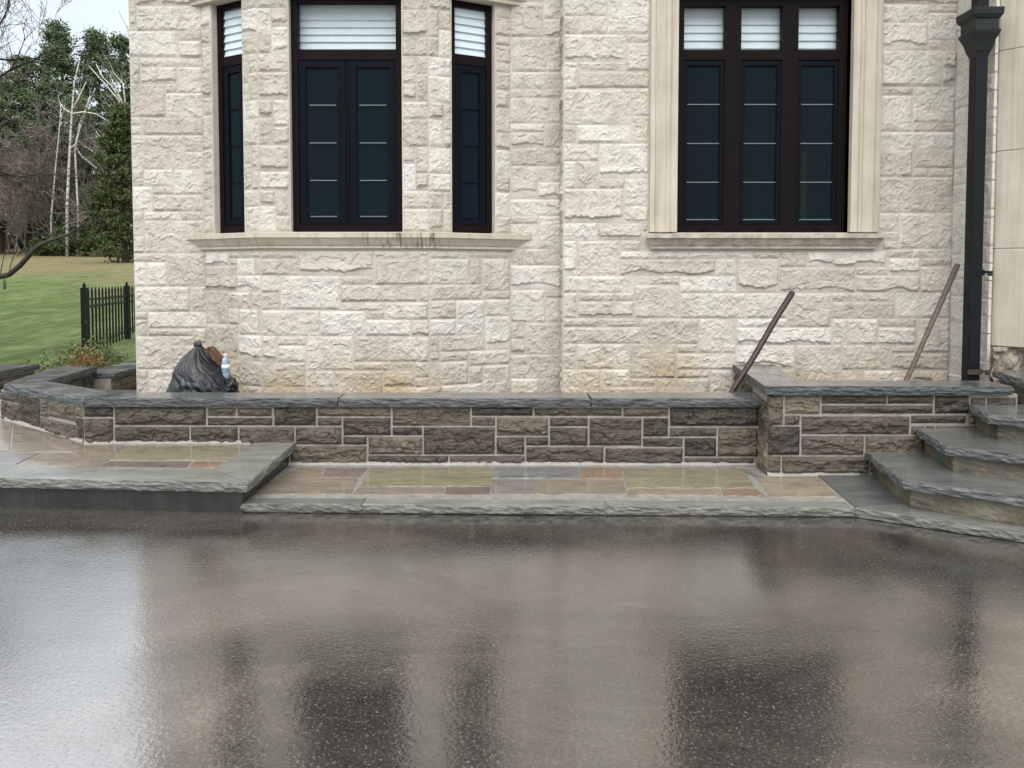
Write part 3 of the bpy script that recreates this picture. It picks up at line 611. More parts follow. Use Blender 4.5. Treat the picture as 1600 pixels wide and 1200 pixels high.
ztw = FW.px(1190, 90)[1]
fr, cells, zz, DD = window(FW, HW, 3, ztw, 'triple casement window in a moulded limestone surround', .07, .142)
for k, (a, b_) in enumerate(cells):
    pane(FW, a, zz[2], b_, zz[3], -.122, MAT['glass'], fr)
    blind(FW, a-.03, zz[2]-.02, b_+.03, zz[3]+.02, -.20, 'white blind behind the %s top pane of the triple window' % ('left', 'middle', 'right')[k])
    lower_sash(FW, fr, a-.008, b_+.008, zz[0], zz[1]-.004, DD[1], 3, .04, 'screen', 'bar', .004)
    MB().obox(FW, (a+b_)/2-.025, zz[0]-.048, (a+b_)/2+.025, zz[0]-.034, DD[1], DD[1]+.012).build('latch', MAT['sash'], fr)
# yellow level leaning inside, plants on the inner sill
a, b_ = cells[2]; xm = FW.px(1276, 280)[0]
t = MB().obox(FW, xm-.026, 1.87, xm+.026, FW.px(1276, 228)[1], -.33, -.30).build('spirit_level', MAT['yellow'])
props(t, 'yellow upright strip seen through the right casement of the triple window', 'level')
for x0, lab in ((500, 'leafy houseplant behind the left casement of the wide bay window'), (588, 'leafy houseplant in a turquoise pot behind the right casement of the bay')):
    s_, z_ = FC.px(x0, 335); c = FC.P(s_, 1.90, -.34); t = thing('potted_plant', c, lab, 'houseplant')
    MB().lathe(c, [(.07,0),(.105,.11),(.115,.115),(.115,.13),(.095,.13)], 20).build('pot', MAT['pot'], t, True)
    rg = random.Random(x0); lv = MB()
    for k in range(46):
        th, el, ln = rg.uniform(0, 6.28), rg.uniform(.3, 1.4), rg.uniform(.10, .28)
        d = Vector((math.cos(th)*math.cos(el), math.sin(th)*math.cos(el)*.6, math.sin(el))); p = c + Vector((0, 0, .12)); sd_ = d.orthogonal().normalized()*.018
        q = p + d*ln*.6; e = p + d*ln - Vector((0, 0, .04)); lv.add([p-sd_*.3, q-sd_, e, q+sd_, p+sd_*.3], [(0,1,2,3,4)])
    lv.build('leaves', MAT['plant'], t)

# --- portico pier of smooth blocks at the right
X3 = on_y(1556, 300, YP).x
fb = [(X3, YP), (X3 + .24, YP - .24), (X3 + 1.2, YP - .24)]
zj = [.925, FS2.px(1500, 388)[1], 0, 0]
zj = [on_y(1552, y, YP).z for y in (541, 389, 237, 80, -80, -240)] 
for i in range(len(zj)-1):
    z0, z1 = zj[i]+.003, zj[i+1]-.003
    pl = [(X3, YP+.3)] + fb + [(X3+1.2, YP+.3)]
    n = len(pl); mb = MB().add([(x, y, z0) for x, y in pl] + [(x, y, z1) for x, y in pl], [(k, (k+1)%n, n+(k+1)%n, n+k) for k in range(n)] + [tuple(range(n-1, -1, -1)), tuple(range(n, 2*n))])
    o = mb.build('portico_block', MAT['precast'], house)
    bv = o.modifiers.new('edge', 'BEVEL'); bv.width = .006; bv.segments = 2
pl = [(X3+.008, YP+.29), (X3+.008, YP+.003), (X3+.2435, YP-.232), (X3+1.19, YP-.232), (X3+1.19, YP+.29)]; n = 5
MB().add([(x, y, zj[0]+.01) for x, y in pl] + [(x, y, zj[-1]-.01) for x, y in pl], [(k, (k+1)%n, n+(k+1)%n, n+k) for k in range(n)] + [tuple(range(n-1, -1, -1)), tuple(range(n, 2*n))]).build('portico_core', MAT['mortar'], house)
# rough masonry under it
mb = MB(); rg = random.Random(3)
N = 22
v = []
for j in range(N+1):
    for i in range(N*3+1):
        s_ = i/(N*3)*1.5; z_ = .2 + j/N*(zj[0]-.2)
        v.append((X3-.02+s_*.9, YP-.06 + .05*noise.noise(Vector((s_*9, z_*9, 1))) + .03*noise.noise(Vector((s_*25, z_*25, 1))), z_))
f = [(j*(N*3+1)+i, j*(N*3+1)+i+1, (j+1)*(N*3+1)+i+1, (j+1)*(N*3+1)+i) for j in range(N) for i in range(N*3)]
mk('rubble_base', v, f, MAT['rubble'], house)
MB().box(X2+.01, YP+.02, ZBOT, 9, YP+.3, zj[0]).build('foundation', MAT['rubble'], house)
MB().box(X3+1.1, YP+.1, zj[0], 9, YP+.3, ZTOP).build('porch_wall', MAT['precast'], house)

# ------------------------------------------------------------------ DOWNSPOUT
PXc = 3.73; PYc = 6.22; hw = .049
t = thing('downspout', (PXc, PYc, .4), 'black square downspout with a flared collector head beside the portico', 'downspout')
mb = MB().box(PXc-hw, PYc-hw, .42, PXc+hw, PYc+hw, on_y(1520, 84, PYc).z)
o = mb.build('pipe', MAT['black'], t); bv = o.modifiers.new('b', 'BEVEL'); bv.width = .008; bv.segments = 2
zh = lambda y: on_y(1515, y, PYc-.1).z
mb = MB()
sec = [(84,.068,.068),(80,.075,.075),(76,.09,.09),(70,.10,.10),(60,.125,.12),(50,.165,.15),(46,.17,.155),(44,.150,.135),(29,.150,.135),(27,.168,.15),(22,.19,.17),(14,.195,.175),(12,.195,.175)]
V = []
for y, a, b_ in sec:
    z = zh(y); a = .050+(a-.068)*.52; b_ = .050+(b_-.068)*.75; V += [(PXc-a, PYc-b_, z), (PXc+a, PYc-b_, z), (PXc+a, PYc+b_, z), (PXc-a, PYc+b_, z)]
n = len(sec); f = [(4*i+k, 4*i+(k+1)%4, 4*(i+1)+(k+1)%4, 4*(i+1)+k) for i in range(n-1) for k in range(4)] + [(3,2,1,0), (4*n-4,4*n-3,4*n-2,4*n-1)]
mk('collector_head', V, f, MAT['headm'], t)
MB().box(PXc-hw*.9, PYc-hw*.9, zh(12)+.001, PXc+hw*.9, PYc+hw*.9, 5.2).build('upper_pipe', MAT['black'], t)
for y in (426, 580):
    z = on_y(1515, y, PYc).z
    mb = MB().box(PXc-hw-.006, PYc-hw-.006, z-.02, PXc+hw+.006, PYc-hw+.0, z+.02).box(PXc+hw+.0005, PYc-hw-.006, z-.022, PXc+hw+.012, PYc+.03, z+.022).box(PXc+hw+.0125, PYc-.055, z-.008, PXc+hw+.075, PYc-.03, z+.014).box(PXc+hw+.05, PYc-.0552, z-.026, PXc+hw+.075, PYc-.03, z-.009)
    mb.build('bracket', MAT['rust'] if y > 500 else MAT['black'], t)

# ------------------------------------------------------------------ slabs
def slab(name, poly, zf, thick, rough, mat, par, amp=.016, step=.02, top=0, seed=0):
    if not callable(zf): z0_ = zf; zf = lambda x, y: z0_
    n = len(poly); pts = []; 
    area = sum(poly[i][0]*poly[(i+1)%n][1]-poly[(i+1)%n][0]*poly[i][1] for i in range(n))
    idx = list(range(n))
    if area < 0: poly = poly[::-1]; rough = {n-2-i if i < n-1 else n-1 for i in rough}
    for i in range(n):
        p, q = Vector(poly[i][:2]), Vector(poly[(i+1)%n][:2]); d = q-p; L_ = d.length; nr = Vector((d.y, -d.x))/max(L_, 1e-6)
        k = max(1, int(L_/step)) if i in rough else max(1, int(L_/.25))
        for j in range(k): pts.append((p + d*j/k, nr, i in rough, j == 0))
    # corner normals
    V = []; rows = [0, .06, .2, .34, .48, .62, .76, .9, 1.0]; m_ = len(pts)
    for r_, t in enumerate(rows):
        for j, (p, nr, rg_, cor) in enumerate(pts):
            if cor:
                pn = pts[j-1]; nn = (nr + pn[1]); nn = nn/max(.6, nn.length**2/2) if nn.length > .1 else nr; rr = rg_ or pn[2]
            else: nn, rr = nr, rg_
            o = 0
            if rr:
                P3 = Vector((p.x, p.y, t*thick*1.3 + seed))
                Q3 = Vector((p.x*9, p.y*9, t*thick*48 + seed)); Q4 = Vector((p.x*24, p.y*24, t*thick*70 + seed))
                o = amp*(.55*noise.noise(Q3) + .45*noise.noise(Q4) + .3*noise.noise(P3*70)) + amp*.35*(1 - abs(2*t-1)**2) - amp*.35
                if t == 0: o = -amp*.55 + amp*.7*noise.noise(Vector((p.x*12, p.y*12, seed)))
            q = p + nn*o
            V.append((q.x, q.y, zf(p.x, p.y) + top - t*thick + (.0035*noise.noise(Vector((p.x*20, p.y*20, r_))) if rr and 0 < t < 1 else 0)))
    R_ = len(rows)
    f = [(r_*m_+(j+1)%m_, r_*m_+j, (r_+1)*m_+j, (r_+1)*m_+(j+1)%m_) for r_ in range(R_-1) for j in range(m_)]
    f = [q[::-1] for q in f]
    f.append(tuple(range(m_))); f.append(tuple(range(R_*m_-1, (R_-1)*m_-1, -1)))
    o = mk(name, V, f, mat, par)
    if mat.name in EDGE and rough:
        o.data.materials.append(EDGE[mat.name]); o.data.polygons.foreach_set('material_index', [1]*(len(f)-2) + [0, 1])
    return o

# ------------------------------------------------------------------ LOW BROWN WALL
z2 = (400, 580, 3.2); z3 = (800, 580, 3.2); z1_ = (0, 540, 10/3); z4 = (1140, 540, 3.478)
pc = on_y(131, 660, YWALL); XA = pc.x
AB = Vector((-4.30 - (-3.20), 6.45 - 5.68)).normalized()
FM = Face((XA, YWALL), (1.866, YWALL)); PB = Vector((XA, YWALL)) + AB*1.42; FA = Face((PB.x, PB.y), (XA, YWALL))
low = thing('retaining_wall', (-1, YWALL+.1, 0), 'long low brown stone wall with bluestone caps in front of the bay', 'wall')
rM = traced(FM, z1_, [(445,325,590,370),(445,380,590,480),(600,325,1070,410),(1085,325,1230,365),(1235,325,1415,368),(1085,375,1415,412),(600,425,980,490),(1000,425,1235,490),(1250,425,1530,495)]) \
   + traced(FM, z2, [(95,185,298,270),(200,280,425,365),(200,375,550,460),(310,185,672,225),(315,232,425,268),(440,235,672,318),(440,328,552,365),(565,332,828,412),(685,185,1070,270),(685,282,828,318),(840,280,1192,410),(1080,230,1195,272),(565,425,960,462),(970,425,1340,462),(1080,185,1385,222),(1205,235,1460,320),(1205,332,1340,412),(1352,332,1460,370)]) \
   + traced(FM, z3, [(110,185,550,222),(555,185,780,225),(790,185,1220,272),(190,235,378,272),(190,285,378,370),(388,235,648,370),(655,235,778,320),(790,285,1020,322),(1030,285,1218,425),(655,335,852,378),(868,338,1018,422),(75,380,455,465),(468,385,850,468),(865,435,1175,470)])
rA = traced(FA, z1_, [(215,295,255,375),(260,300,395,380),(215,388,390,460),(105,275,210,390),(0,250,100,285),(0,300,100,370),(400,320,438,370),(400,380,438,480)])
core = MB()
ztw_ = ZCAP - TCAP
def wall_box(mb, F, th, z0, z1, s0=0, s1=None):
    s1 = F.L if s1 is None else s1
    return mb.obox(F, s0, z0, s1, z1, -th, 0)
wall_box(core, FM, .22, 0, ztw_-.001); wall_box(core, FA, .22, 0, ztw_-.0012, 0, FA.L-.002)
corem = core.build('wall_core', MAT['joint'], low)
def lay_brown(F, rr, s0, z0, s1, z1, par, seed, holes=[]):
    for i, q in enumerate(lay(F, rr, (s0, z0, s1, z1), holes, gap=.014, grow=.03)):
        V, Fc = stone_mesh(F, q, seed+i*7, edge=.003, bulge=.013, rough=.011, strat=True, ledge=.3, res=.010)
        mk('stone', V, Fc, MAT['brown'], par)
lay_brown(FM, rM, .004, .085, FM.L-.012, ztw_-.012, low, 1000)
lay_brown(FA, rA, .0, .20, FA.L-.004, ztw_-.012, low, 2000)
CAPF = YWALL - .045; CAPB = YWALL + .25
xj = [on_y(528, 625, CAPF).x, on_y(923, 625, CAPF).x]
nA = FA.N.xy
cA = Vector((-3.20, CAPF)); cF = Vector((-3.12, CAPB))
cB = cA + AB*1.36; cE = cF + AB*1.14
slab('cap_stone', [(cA.x, cA.y), (xj[0]-.001, CAPF), (xj[0]-.001, CAPB), (cF.x, cF.y)], ZCAP, TCAP, {0}, MAT['cap'], low, seed=1)
slab('cap_stone', [(xj[0]+.001, CAPF), (xj[1]-.001, CAPF), (xj[1]-.001, CAPB), (xj[0]+.001, CAPB)], ZCAP, TCAP, {0}, MAT['cap'], low, seed=2)
slab('cap_stone', [(xj[1]+.001, CAPF), (1.862, CAPF), (1.895, CAPB), (xj[1]+.001, CAPB)], ZCAP, TCAP, {0}, MAT['cap'], low, seed=3)
slab('cap_stone', [(cB.x, cB.y), (cA.x-.002, cA.y), (cF.x-.002, cF.y), (cE.x, cE.y)], ZCAP, TCAP, {0}, MAT['cap'], low, seed=4)
# return wall running back from the left end
Cq = Vector((-4.61, 7.76)); Dq = Vector((-4.21, 7.76))
slab('cap_stone', [(cB.x, cB.y+.002), (cE.x, cE.y+.002), (Dq.x, Dq.y), (Cq.x, Cq.y)], ZCAP, TCAP, {1, 2}, MAT['cap'], low, seed=5, amp=.006)
FRt = Face((Dq.x-.04, Dq.y-.03), (cE.x-.035, cE.y-.02))      # face looking right (east)
FRt = Face((cE.x-.035, cE.y-.02), (Dq.x-.04, Dq.y-.03)); FRt.N = -FRt.N if FRt.N.x < 0 else FRt.N
rc = MB(); rc.add([FRt.P(0, 0), FRt.P(FRt.L, 0), FRt.P(FRt.L, 0, -.3), FRt.P(0, 0, -.3), FRt.P(0, ztw_), FRt.P(FRt.L, ztw_), FRt.P(FRt.L, ztw_, -.3), FRt.P(0, ztw_, -.3)], [(0,3,2,1),(4,5,6,7),(0,1,5,4),(1,2,6,5),(2,3,7,6),(3,0,4,7)])
rc.build('return_core', MAT['joint'], low)
lay_brown(FRt, [], .01, .2, FRt.L-.004, ztw_-.012, low, 3000)

# lower garden wall continuing back past the house corner
gw = thing('garden_wall', (-4.2, 8.6, 0), 'wet dark-capped low wall running back beside the house corner', 'wall')
FGw = Face((-4.09, 7.5), (-4.09, 9.6)); FGw.N = Vector((1, 0, 0))
MB().box(-4.36, 7.79, 0, -4.09, 9.6, .455).build('wall_core', MAT['joint'], gw)
FGw.O = Vector((-4.09, 7.79, 0)); FGw.L = 1.81
lay_brown(FGw, [], .004, .2, 1.8, .445, gw, 3500)
for k in range(2): slab('cap_stone', [(-4.42, 7.785+k*.92), (-4.05, 7.785+k*.92), (-4.05, 8.70+k*.92), (-4.42, 8.70+k*.92)], .515, .058, {1}, MAT['cap'], gw, seed=20+k, amp=.006)
# wall at the far left edge
fl = thing('garden_wall', (-5.2, 7, 0), 'dark-capped stone wall at the left edge of the picture', 'wall')
xe = -5.13
MB().box(xe-.45, 6.2, 0, xe-.03, 8.27, .49).build('wall_core', MAT['joint'], fl)
FE_ = Face((xe-.03, 6.2), (xe-.03, 8.27)); FE_.N = Vector((1, 0, 0))
lay_brown(FE_, [], .004, .2, FE_.L-.004, .48, fl, 3700)
for k in range(2): slab('cap_stone', [(xe-.5, 6.17+k*1.07), (xe, 6.17+k*1.07), (xe, 7.238+k*1.07), (xe-.5, 7.238+k*1.07)], .55, .058, {1, 2}, MAT['cap'], fl, seed=30+k, amp=.006)

# ------------------------------------------------------------------ RAISED PIER WALL beside the steps
pw = thing('pier_wall', (2.6, 5.55, 0), 'raised brown stone wall with bluestone cap beside the entrance steps', 'wall')
YPW = 5.47; XPL = 1.835
FP = Face((XPL, YPW), (3.62, YPW)); zpw = ZPIER - TCAP
# left side, turns back to the house
SL0, SL1 = Vector((XPL, YPW)), Vector((2.0, 6.775))
FPS = Face((SL1.x, SL1.y), (SL0.x, SL0.y))
cm = MB(); cm.obox(FP, .034, 0, FP.L, zpw-.001, -.22, 0)
cm.obox(FPS, 0, 0, FPS.L-.045, zpw-.0014, -.27, 0); cm.build('wall_core', MAT['joint'], pw)
rP = traced(FP, z4, [(300,280,490,370),(210,275,290,430),(300,380,380,430),(500,275,850,315),(860,272,1105,310),(1115,285,1275,365),(500,325,1100,368),(390,385,975,480),(985,380,1280,420),(210,440,380,590),(390,495,725,590),(740,495,1030,560),(205,605,275,695),(285,605,725,695)])
lay_brown(FP, rP, .004, .085, FP.L-.004, zpw-.012, pw, 4000)
lay_brown(FPS, [], .004, .085, FPS.L-.004, zpw-.012, pw, 5000)
cf = YPW-.05; xr = on_y(1583, 605, cf).x
slab('cap_stone', [(1.795, cf), (xr, cf), (xr, cf+.30), (2.135, cf+.30)], ZPIER, TCAP, {0}, MAT['cap'], pw, seed=7)
slab('cap_stone', [(1.797, cf+.004), (2.133, cf+.302), (2.32, 6.775), (1.955, 6.775)], ZPIER, TCAP, {3}, MAT['cap'], pw, seed=8, amp=.005)

GROUT = simple('grout', (.29,.27,.235), .6, .2, 30, .003, 60)
def fillet(F, zf, s0, s1, par):
    n = max(2, int((s1-s0)/.05)); V = []; f = []
    for i in range(n+1):
        a = s0 + (s1-s0)*i/n; p = F.P(a, 0, .03); z = zf(p.x, p.y); w = .024 + .008*noise.noise(Vector((a*5, 1, 0))); h = .016 + .006*noise.noise(Vector((a*6, 4, 0)))
        V += [F.P(a, z-.008, w), F.P(a, z+.005, w*.7), F.P(a, z+h, .004), F.P(a, z-.008, .002)]
    for i in range(n):
        for k in range(4): f.append((4*i+k, 4*i+(k+1)%4, 4*i+4+(k+1)%4, 4*i+4+k))
    f += [(0,1,2,3), (4*n+3,4*n+2,4*n+1,4*n)]
    mk('grout_fillet', V, f, GROUT, par)
xs_ = zpx = None
fillet(FM, zlow, -1.9 - XA, FM.L-.03, low); fillet(FM, zleft, .01, -1.97 - XA, low); fillet(FA, zleft, .1, FA.L-.01, low); fillet(FP, zlow, .0, .66, pw)
# ------------------------------------------------------------------ LOWER FLAGSTONE WALK
walk = thing('flagstone_walk', (.4, 5.3, 0), 'low walk of buff, tan and grey flagstones along the brown wall', 'walk')
def zp(x, y, zf):
    z = zf(0, 5.3)
    for _ in range(6):
        p = on_z(x, y, z); z = zf(p.x, p.y)
    return p
def poly_px(zoom, pts, zf): return [tuple(zp(zoom[0]+a/zoom[2], zoom[1]+b_/zoom[2], zf).xy) for a, b_ in pts]
a0 = zp(383, 787, zlow); a1 = zp(1335, 794, zlow)
frontL, frontR = Vector((a0.x-.02, a0.y)), Vector((a1.x, a1.y))
bedp = [(a0.x, a0.y+.02), (a1.x, a1.y+.02), (3.3, 4.6), (3.3, YPW+.0), (XPL, YPW-.0), (XPL-.01, YWALL), (-1.95, YWALL)]
slab('mortar_bed', bedp, zlow, .055, set(), MAT['fjoint'], walk, top=-.008)
def inter(p, q, x): t = (x-p.x)/(q.x-p.x); return p + (q-p)*t
inner = lambda x: inter(frontL, frontR, x).y + .125
ja, jb = zp(566, 788, zlow).x, zp(946, 790, zlow).x; ja2, jb2 = zp(575, 774, zlow).x, zp(943, 777, zlow).x; jc2 = zp(1310, 779, zlow).x
def fy(x): return inter(frontL, frontR, x).y
for k, (xa, xb, xa2, xb2) in enumerate(((frontL.x, ja-.0015, frontL.x, ja2-.0015), (ja+.0015, jb-.0015, ja2+.0015, jb2-.0015), (jb+.0015, frontR.x, jb2+.0015, jc2))):
    slab('border_slab', [(xa, fy(xa)), (xb, fy(xb)), (xb2, inner(xb2)), (xa2, inner(xa2))], zlow, .056, {0}, MAT['slab'], walk, seed=40+k, amp=.018, top=.001*k)
FLG = [(z2, 'tan', [(215,481),(338,481),(318,532),(508,532),(478,612),(-60,612)]), (z2, 'red', [(350,481),(560,481),(514,528),(328,528)]), (z2, 'yellow', [(568,481),(1182,480),(1174,572),(520,572)]),
       (z2, 'tan', [(512,578),(940,578),(940,614),(484,614)]), (z2, 'brown', [(948,578),(1172,577),(1168,614),(946,614)]), (z2, 'grey', [(1190,479),(1612,479),(1612,532),(1184,532)]),
       (z2, 'pink', [(1182,540),(1395,540),(1395,614),(1174,614)]), (z3, 'orange', [(340,482),(546,482),(552,535),(340,535)]), (z3, 'tan', [(124,541),(553,541),(572,612),(120,614)]),
       (z3, 'yellow', [(553,483),(1160,486),(1213,582),(576,582)]), (z3, 'buff', [(578,588),(1035,590),(1058,620),(577,618)]), (z3, 'orange', [(1046,590),(1222,588),(1266,622),(1066,622)]),
       (z4, 'buff', [(150,712),(478,712),(590,822),(222,822)]), (z4, 'grey', [(75,678),(125,690),(195,718),(150,718)])]
for k, (zm, nm, pts) in enumerate(FLG):
    slab('flagstone', poly_px(zm, pts, zlow), zlow, .03, set(range(len(pts))), FLAG[nm], walk, amp=.003, step=.03, top=-.003+.0004*k, seed=60+k)

# ------------------------------------------------------------------ LEFT LANDING
land = thing('stone_landing', (-3, 5.2, 0), 'raised flagstone landing with grey slab border at the left', 'landing')
b0 = zp(387, 754.5, zleft); b1 = zp(459, 693, zleft); b2 = zp(393, 694.5, zleft); b3 = zp(333, 732, zleft)
e0 = zp(0, 747, zleft); dl = (Vector(e0.xy) - Vector(b0.xy)).normalized(); eF = Vector(b0.xy) + dl*4.3; dr = Vector((-dl.y, dl.x)); dr = -dr if dr.y < 0 else dr
bI = Vector(b3.xy); eI = bI + dl*4.1
yb_ = YWALL - .004
b1x = b0.x + (b1.x-b0.x)*(yb_-b0.y)/(b1.y-b0.y)
b2x = b3.x + (b2.x-b3.x)*(yb_-b3.y)/(b2.y-b3.y)
cornerW = (XA+.01, yb_)
slab('border_slab', [(b0.x, b0.y), (b1x, yb_), (b2x, yb_), (b3.x, b3.y)], zleft, .062, {0}, MAT['slab'], land, seed=80, amp=.012)
slab('border_slab', [(b0.x-.002, b0.y), (b3.x-.002, b3.y), (eI.x, eI.y), (eF.x, eF.y)], zleft, .062, {3}, MAT['slab'], land, seed=81, amp=.018, top=-.0006)
PBo = PB - FA.N.xy*(-.002)
under = [(b0.x-.05, b0.y+.045), (b1x-.05, yb_), cornerW, (PBo.x, PBo.y), (PBo.x-.6, 8.2), (eF.x, 8.2), (eF.x+.05, eF.y+.045)]
slab('landing_base', under, lambda x, y: zleft(x, y)-.0625, .26, set(), MAT['wetcon'], land)
slab('mortar_bed', [(b3.x+.02, b3.y-.0+.004), (b2x+.02, yb_-.002), (cornerW[0], yb_-.002), (PBo.x, PBo.y), (PBo.x-.6, 8.2), (eI.x, 8.2), (eI.x, eI.y+.004)], zleft, .054, set(), MAT['fjoint'], land, top=-.0075)
LF = [('yellow', [(660,520),(1300,520),(1196,594),(575,592)]), ('brown', [(570,600),(1000,600),(968,632),(492,632)]), ('orange', [(1010,600),(1186,602),(1118,632),(980,632)]),
      ('tan', [(445,519),(650,519),(566,592),(478,632),(235,632)]), ('tan', [(215,556),(395,556),(225,632),(60,632)]), ('pink', [(0,556),(205,556),(50,632),(-160,632)]),
      ('tan', [(70,405),(215,440),(400,492),(438,514),(398,548),(60,548)]), ('buff', [(-28,384),(60,402),(50,548),(-20,548)]), ('brown', [(-240,556),(-10,556),(-170,632),(-420,632)]), ('tan', [(-300,420),(-28,420),(-28,548),(-300,548)])]
for k, (nm, pts) in enumerate(LF):
    slab('flagstone', poly_px(z1_, pts, zleft), zleft, .03, set(range(len(pts))), FLAG[nm], land, amp=.003, step=.03, top=-.003+.0004*k, seed=90+k)

# ------------------------------------------------------------------ ENTRANCE STEPS
st = thing('entrance_steps', (3.2, 4.9, 0), 'angled bluestone steps with rough-edged treads at the right', 'steps')
RISE = [.0, .245, .415, .585, .755]
def tread_poly(back, corner, edge, z):
    B_, C_, E_ = on_z(*back, z), on_z(*corner, z), on_z(*edge, z); d = (E_-C_).xy.normalized()
    return Vector(B_.xy), Vector(C_.xy), d
specs = [((1351,704),(1409,750),(1600,776)), ((1423,663),(1476,697),(1600,712)), ((1499,625),(1544,648),(1600,655)), ((1570,584.5),(1600,595),(1700,602))]
prevpoly = None
# lowest slab, level with the walk
T0c = Vector((a1.x, a1.y)); e = on_z(1600, 833, .06); d0 = (Vector(e.xy)-T0c).normalized(); T0e = T0c + d0*1.6
gq = poly_px(z4, [(500,716),(735,706),(955,856),(683,876)], zlow)
slab('tread', [(T0c.x+.003, T0c.y+.001), (T0e.x, T0e.y), (6.5, T0e.y), (6.5, 5.2), (gq[2][0]+.25, gq[2][1]+.35), (gq[2][0]+.003, gq[2][1]-.004), (gq[3][0]+.01, gq[3][1]-.004)], zlow, .056, {0, 1}, MAT['slab'], st, seed=100, amp=.018)
slab('tread', [(gq[3][0], gq[3][1]+.004), (gq[2][0], gq[2][1]), (gq[2][0]+.2, YPW-.003), (gq[0][0], YPW-.003)], zlow, .05, {0}, MAT['tread'], st, seed=101, amp=.002, top=.0005)
for k, (bk, cn, ed) in enumerate(specs):
    z = RISE[k+1]; Bp, Cp, d = tread_poly(bk, cn, ed, z)
    lim = YPW - .003 if k < 3 else 6.1
    t_ = (lim-Cp.y)/(Bp.y-Cp.y); Bp = Cp + (Bp-Cp)*t_
    Ep = Cp + d*(.95 + .02*k)
    pl = [(Bp.x, Bp.y), (Cp.x, Cp.y), (Ep.x, Ep.y), (6.5, Ep.y), (6.5, lim)]
    slab('tread', pl, z, .058, {0, 1, 2}, MAT['tread'], st, seed=110+k, amp=.018)
    # riser body below, set back under the nosing
    n1 = Vector((Cp.y-Bp.y, -(Cp.x-Bp.x))).normalized(); n1 = -n1 if n1.x < 0 else n1
    n2 = Vector((-d.y, d.x)); n2 = -n2 if n2.y < 0 else n2
    ci = Cp + n1*.045 + n2*.05
    zb_ = (zlow(0, 4.9)+.002 if k == 0 else RISE[k]-.02)
    rp = [(Bp.x+n1.x*.06, Bp.y), (ci.x, ci.y), (Ep.x+n2.x*.05, Ep.y+n2.y*.05), (6.45, Ep.y+.05), (6.45, lim)]
    slab('riser', rp, z-.0585, z-.0585-zb_, {0, 1}, MAT['riser'], st, seed=120+k, amp=.008)

# ------------------------------------------------------------------ TOOL HANDLES
A_ = on_y(1137, 624, 6.06); B_ = on_y(1238, 457, 6.40); d = (B_-A_)
t = thing('tool_handle', A_ - d*.22, 'dark brown wooden tool handle leaning over the pier wall cap', 'tool handle')
pts = [A_ - d*.16 + d*1.16*k/10 + Vector((0, 0, .006*math.sin(k))) for k in range(11)]
MB().tube(pts + [B_ + d.normalized()*.008], [.020,.021,.022,.022,.023,.0235,.0235,.024,.0245,.025,.0245,.016], 12).build('shaft', MAT['handle_dark'], t, True)
MB().tube([pts[0]-d*.0, pts[0]+d*.13], [.027,.024], 12).build('socket', MAT['black'], t, True)
A_ = on_y(1412, 604, 6.15); B_ = on_y(1496, 414, 6.50); d = B_-A_
t = thing('tool_handle', A_-d*.1, 'grey weathered wooden tool handle leaning in the corner by the downspout', 'tool handle')
pts = [A_ - d*.08 + d*1.08*k/9 for k in range(10)]
MB().tube(pts + [B_+d.normalized()*.008], [.020,.020,.019,.020,.020,.021,.021,.022,.023,.023,.015], 12).build('shaft', MAT['handle_grey'], t, True)
MB().tube([pts[0], pts[0]+d*.10], [.026,.0225], 12).build('socket', MAT['rust'], t, True)

# ------------------------------------------------------------------ RUBBISH BAG, BOTTLE, CARTON
YB = 6.38
def wx(px_): return on_y(px_, 590, YB).x
def wz(py_): return on_y(315, py_, YB).z
zb0 = .431
t = thing('rubbish_bag', (wx(315), YB, zb0), 'bulging black rubbish bag tied at the top beside the bay', 'rubbish bag')
lev = [(zb0, 258, 372, .27), (wz(632), 257, 374, .28), (wz(612), 264, 368, .27), (wz(600), 270, 362, .26), (wz(588), 275, 356, .24), (wz(576), 278, 348, .22), (wz(565), 284, 338, .18), (wz(556), 291, 331, .13), (wz(549), 298, 325, .085), (wz(544), 304, 319, .05), (wz(541), 306.5, 317, .035)]
NT = 120; sub = 7; V = []; rows = 0
def lerp(a, b_, t_): return a + (b_-a)*t_
for i in range(len(lev)-1):
    for s_ in range(sub if i < len(lev)-2 else sub+1):
        t_ = s_/sub; z = lerp(lev[i][0], lev[i+1][0], t_); xa = lerp(wx(lev[i][1]), wx(lev[i+1][1]), t_); xb = lerp(wx(lev[i][2]), wx(lev[i+1][2]), t_); ry = lerp(lev[i][3], lev[i+1][3], t_)
        hgt = (z-zb0)/(lev[-1][0]-zb0); am = .024*(1-hgt)**.4*min(1, .3+4*(hgt+.02))
        for j in range(NT):
            th = 2*math.pi*j/NT; cs, sn = math.cos(th), math.sin(th)
            u = th*2.2 + hgt*2.4 + .5*noise.noise(Vector((cs*2, sn*2, hgt*4)))     # folds fan out from the knot
            wv = (.5-abs(noise.noise(Vector((math.cos(u)*3.2+7, math.sin(u)*3.2, hgt*1.5))))*1.6) + .45*(.5-abs(noise.noise(Vector((cs*3.5+hgt*3, sn*3.5, hgt*7+3))))*1.5) + .12*(.5-abs(noise.noise(Vector((cs*8+hgt*5, sn*8, hgt*14))))*1.6)
            k_ = 1 + 0
            V.append(((xa+xb)/2 + ((xb-xa)/2 + am*wv*.8)*cs, YB + (ry + am*wv)*sn, z + am*.3*wv)); 
        rows += 1
f = [(r_*NT+j, r_*NT+(j+1)%NT, (r_+1)*NT+(j+1)%NT, (r_+1)*NT+j) for r_ in range(rows-1) for j in range(NT)] + [tuple(range(NT-1, -1, -1)), tuple(range((rows-1)*NT, rows*NT))]
mk('bag_body', V, f, MAT['bag'], t, True)
k0 = Vector((wx(311.5), YB, wz(543)))
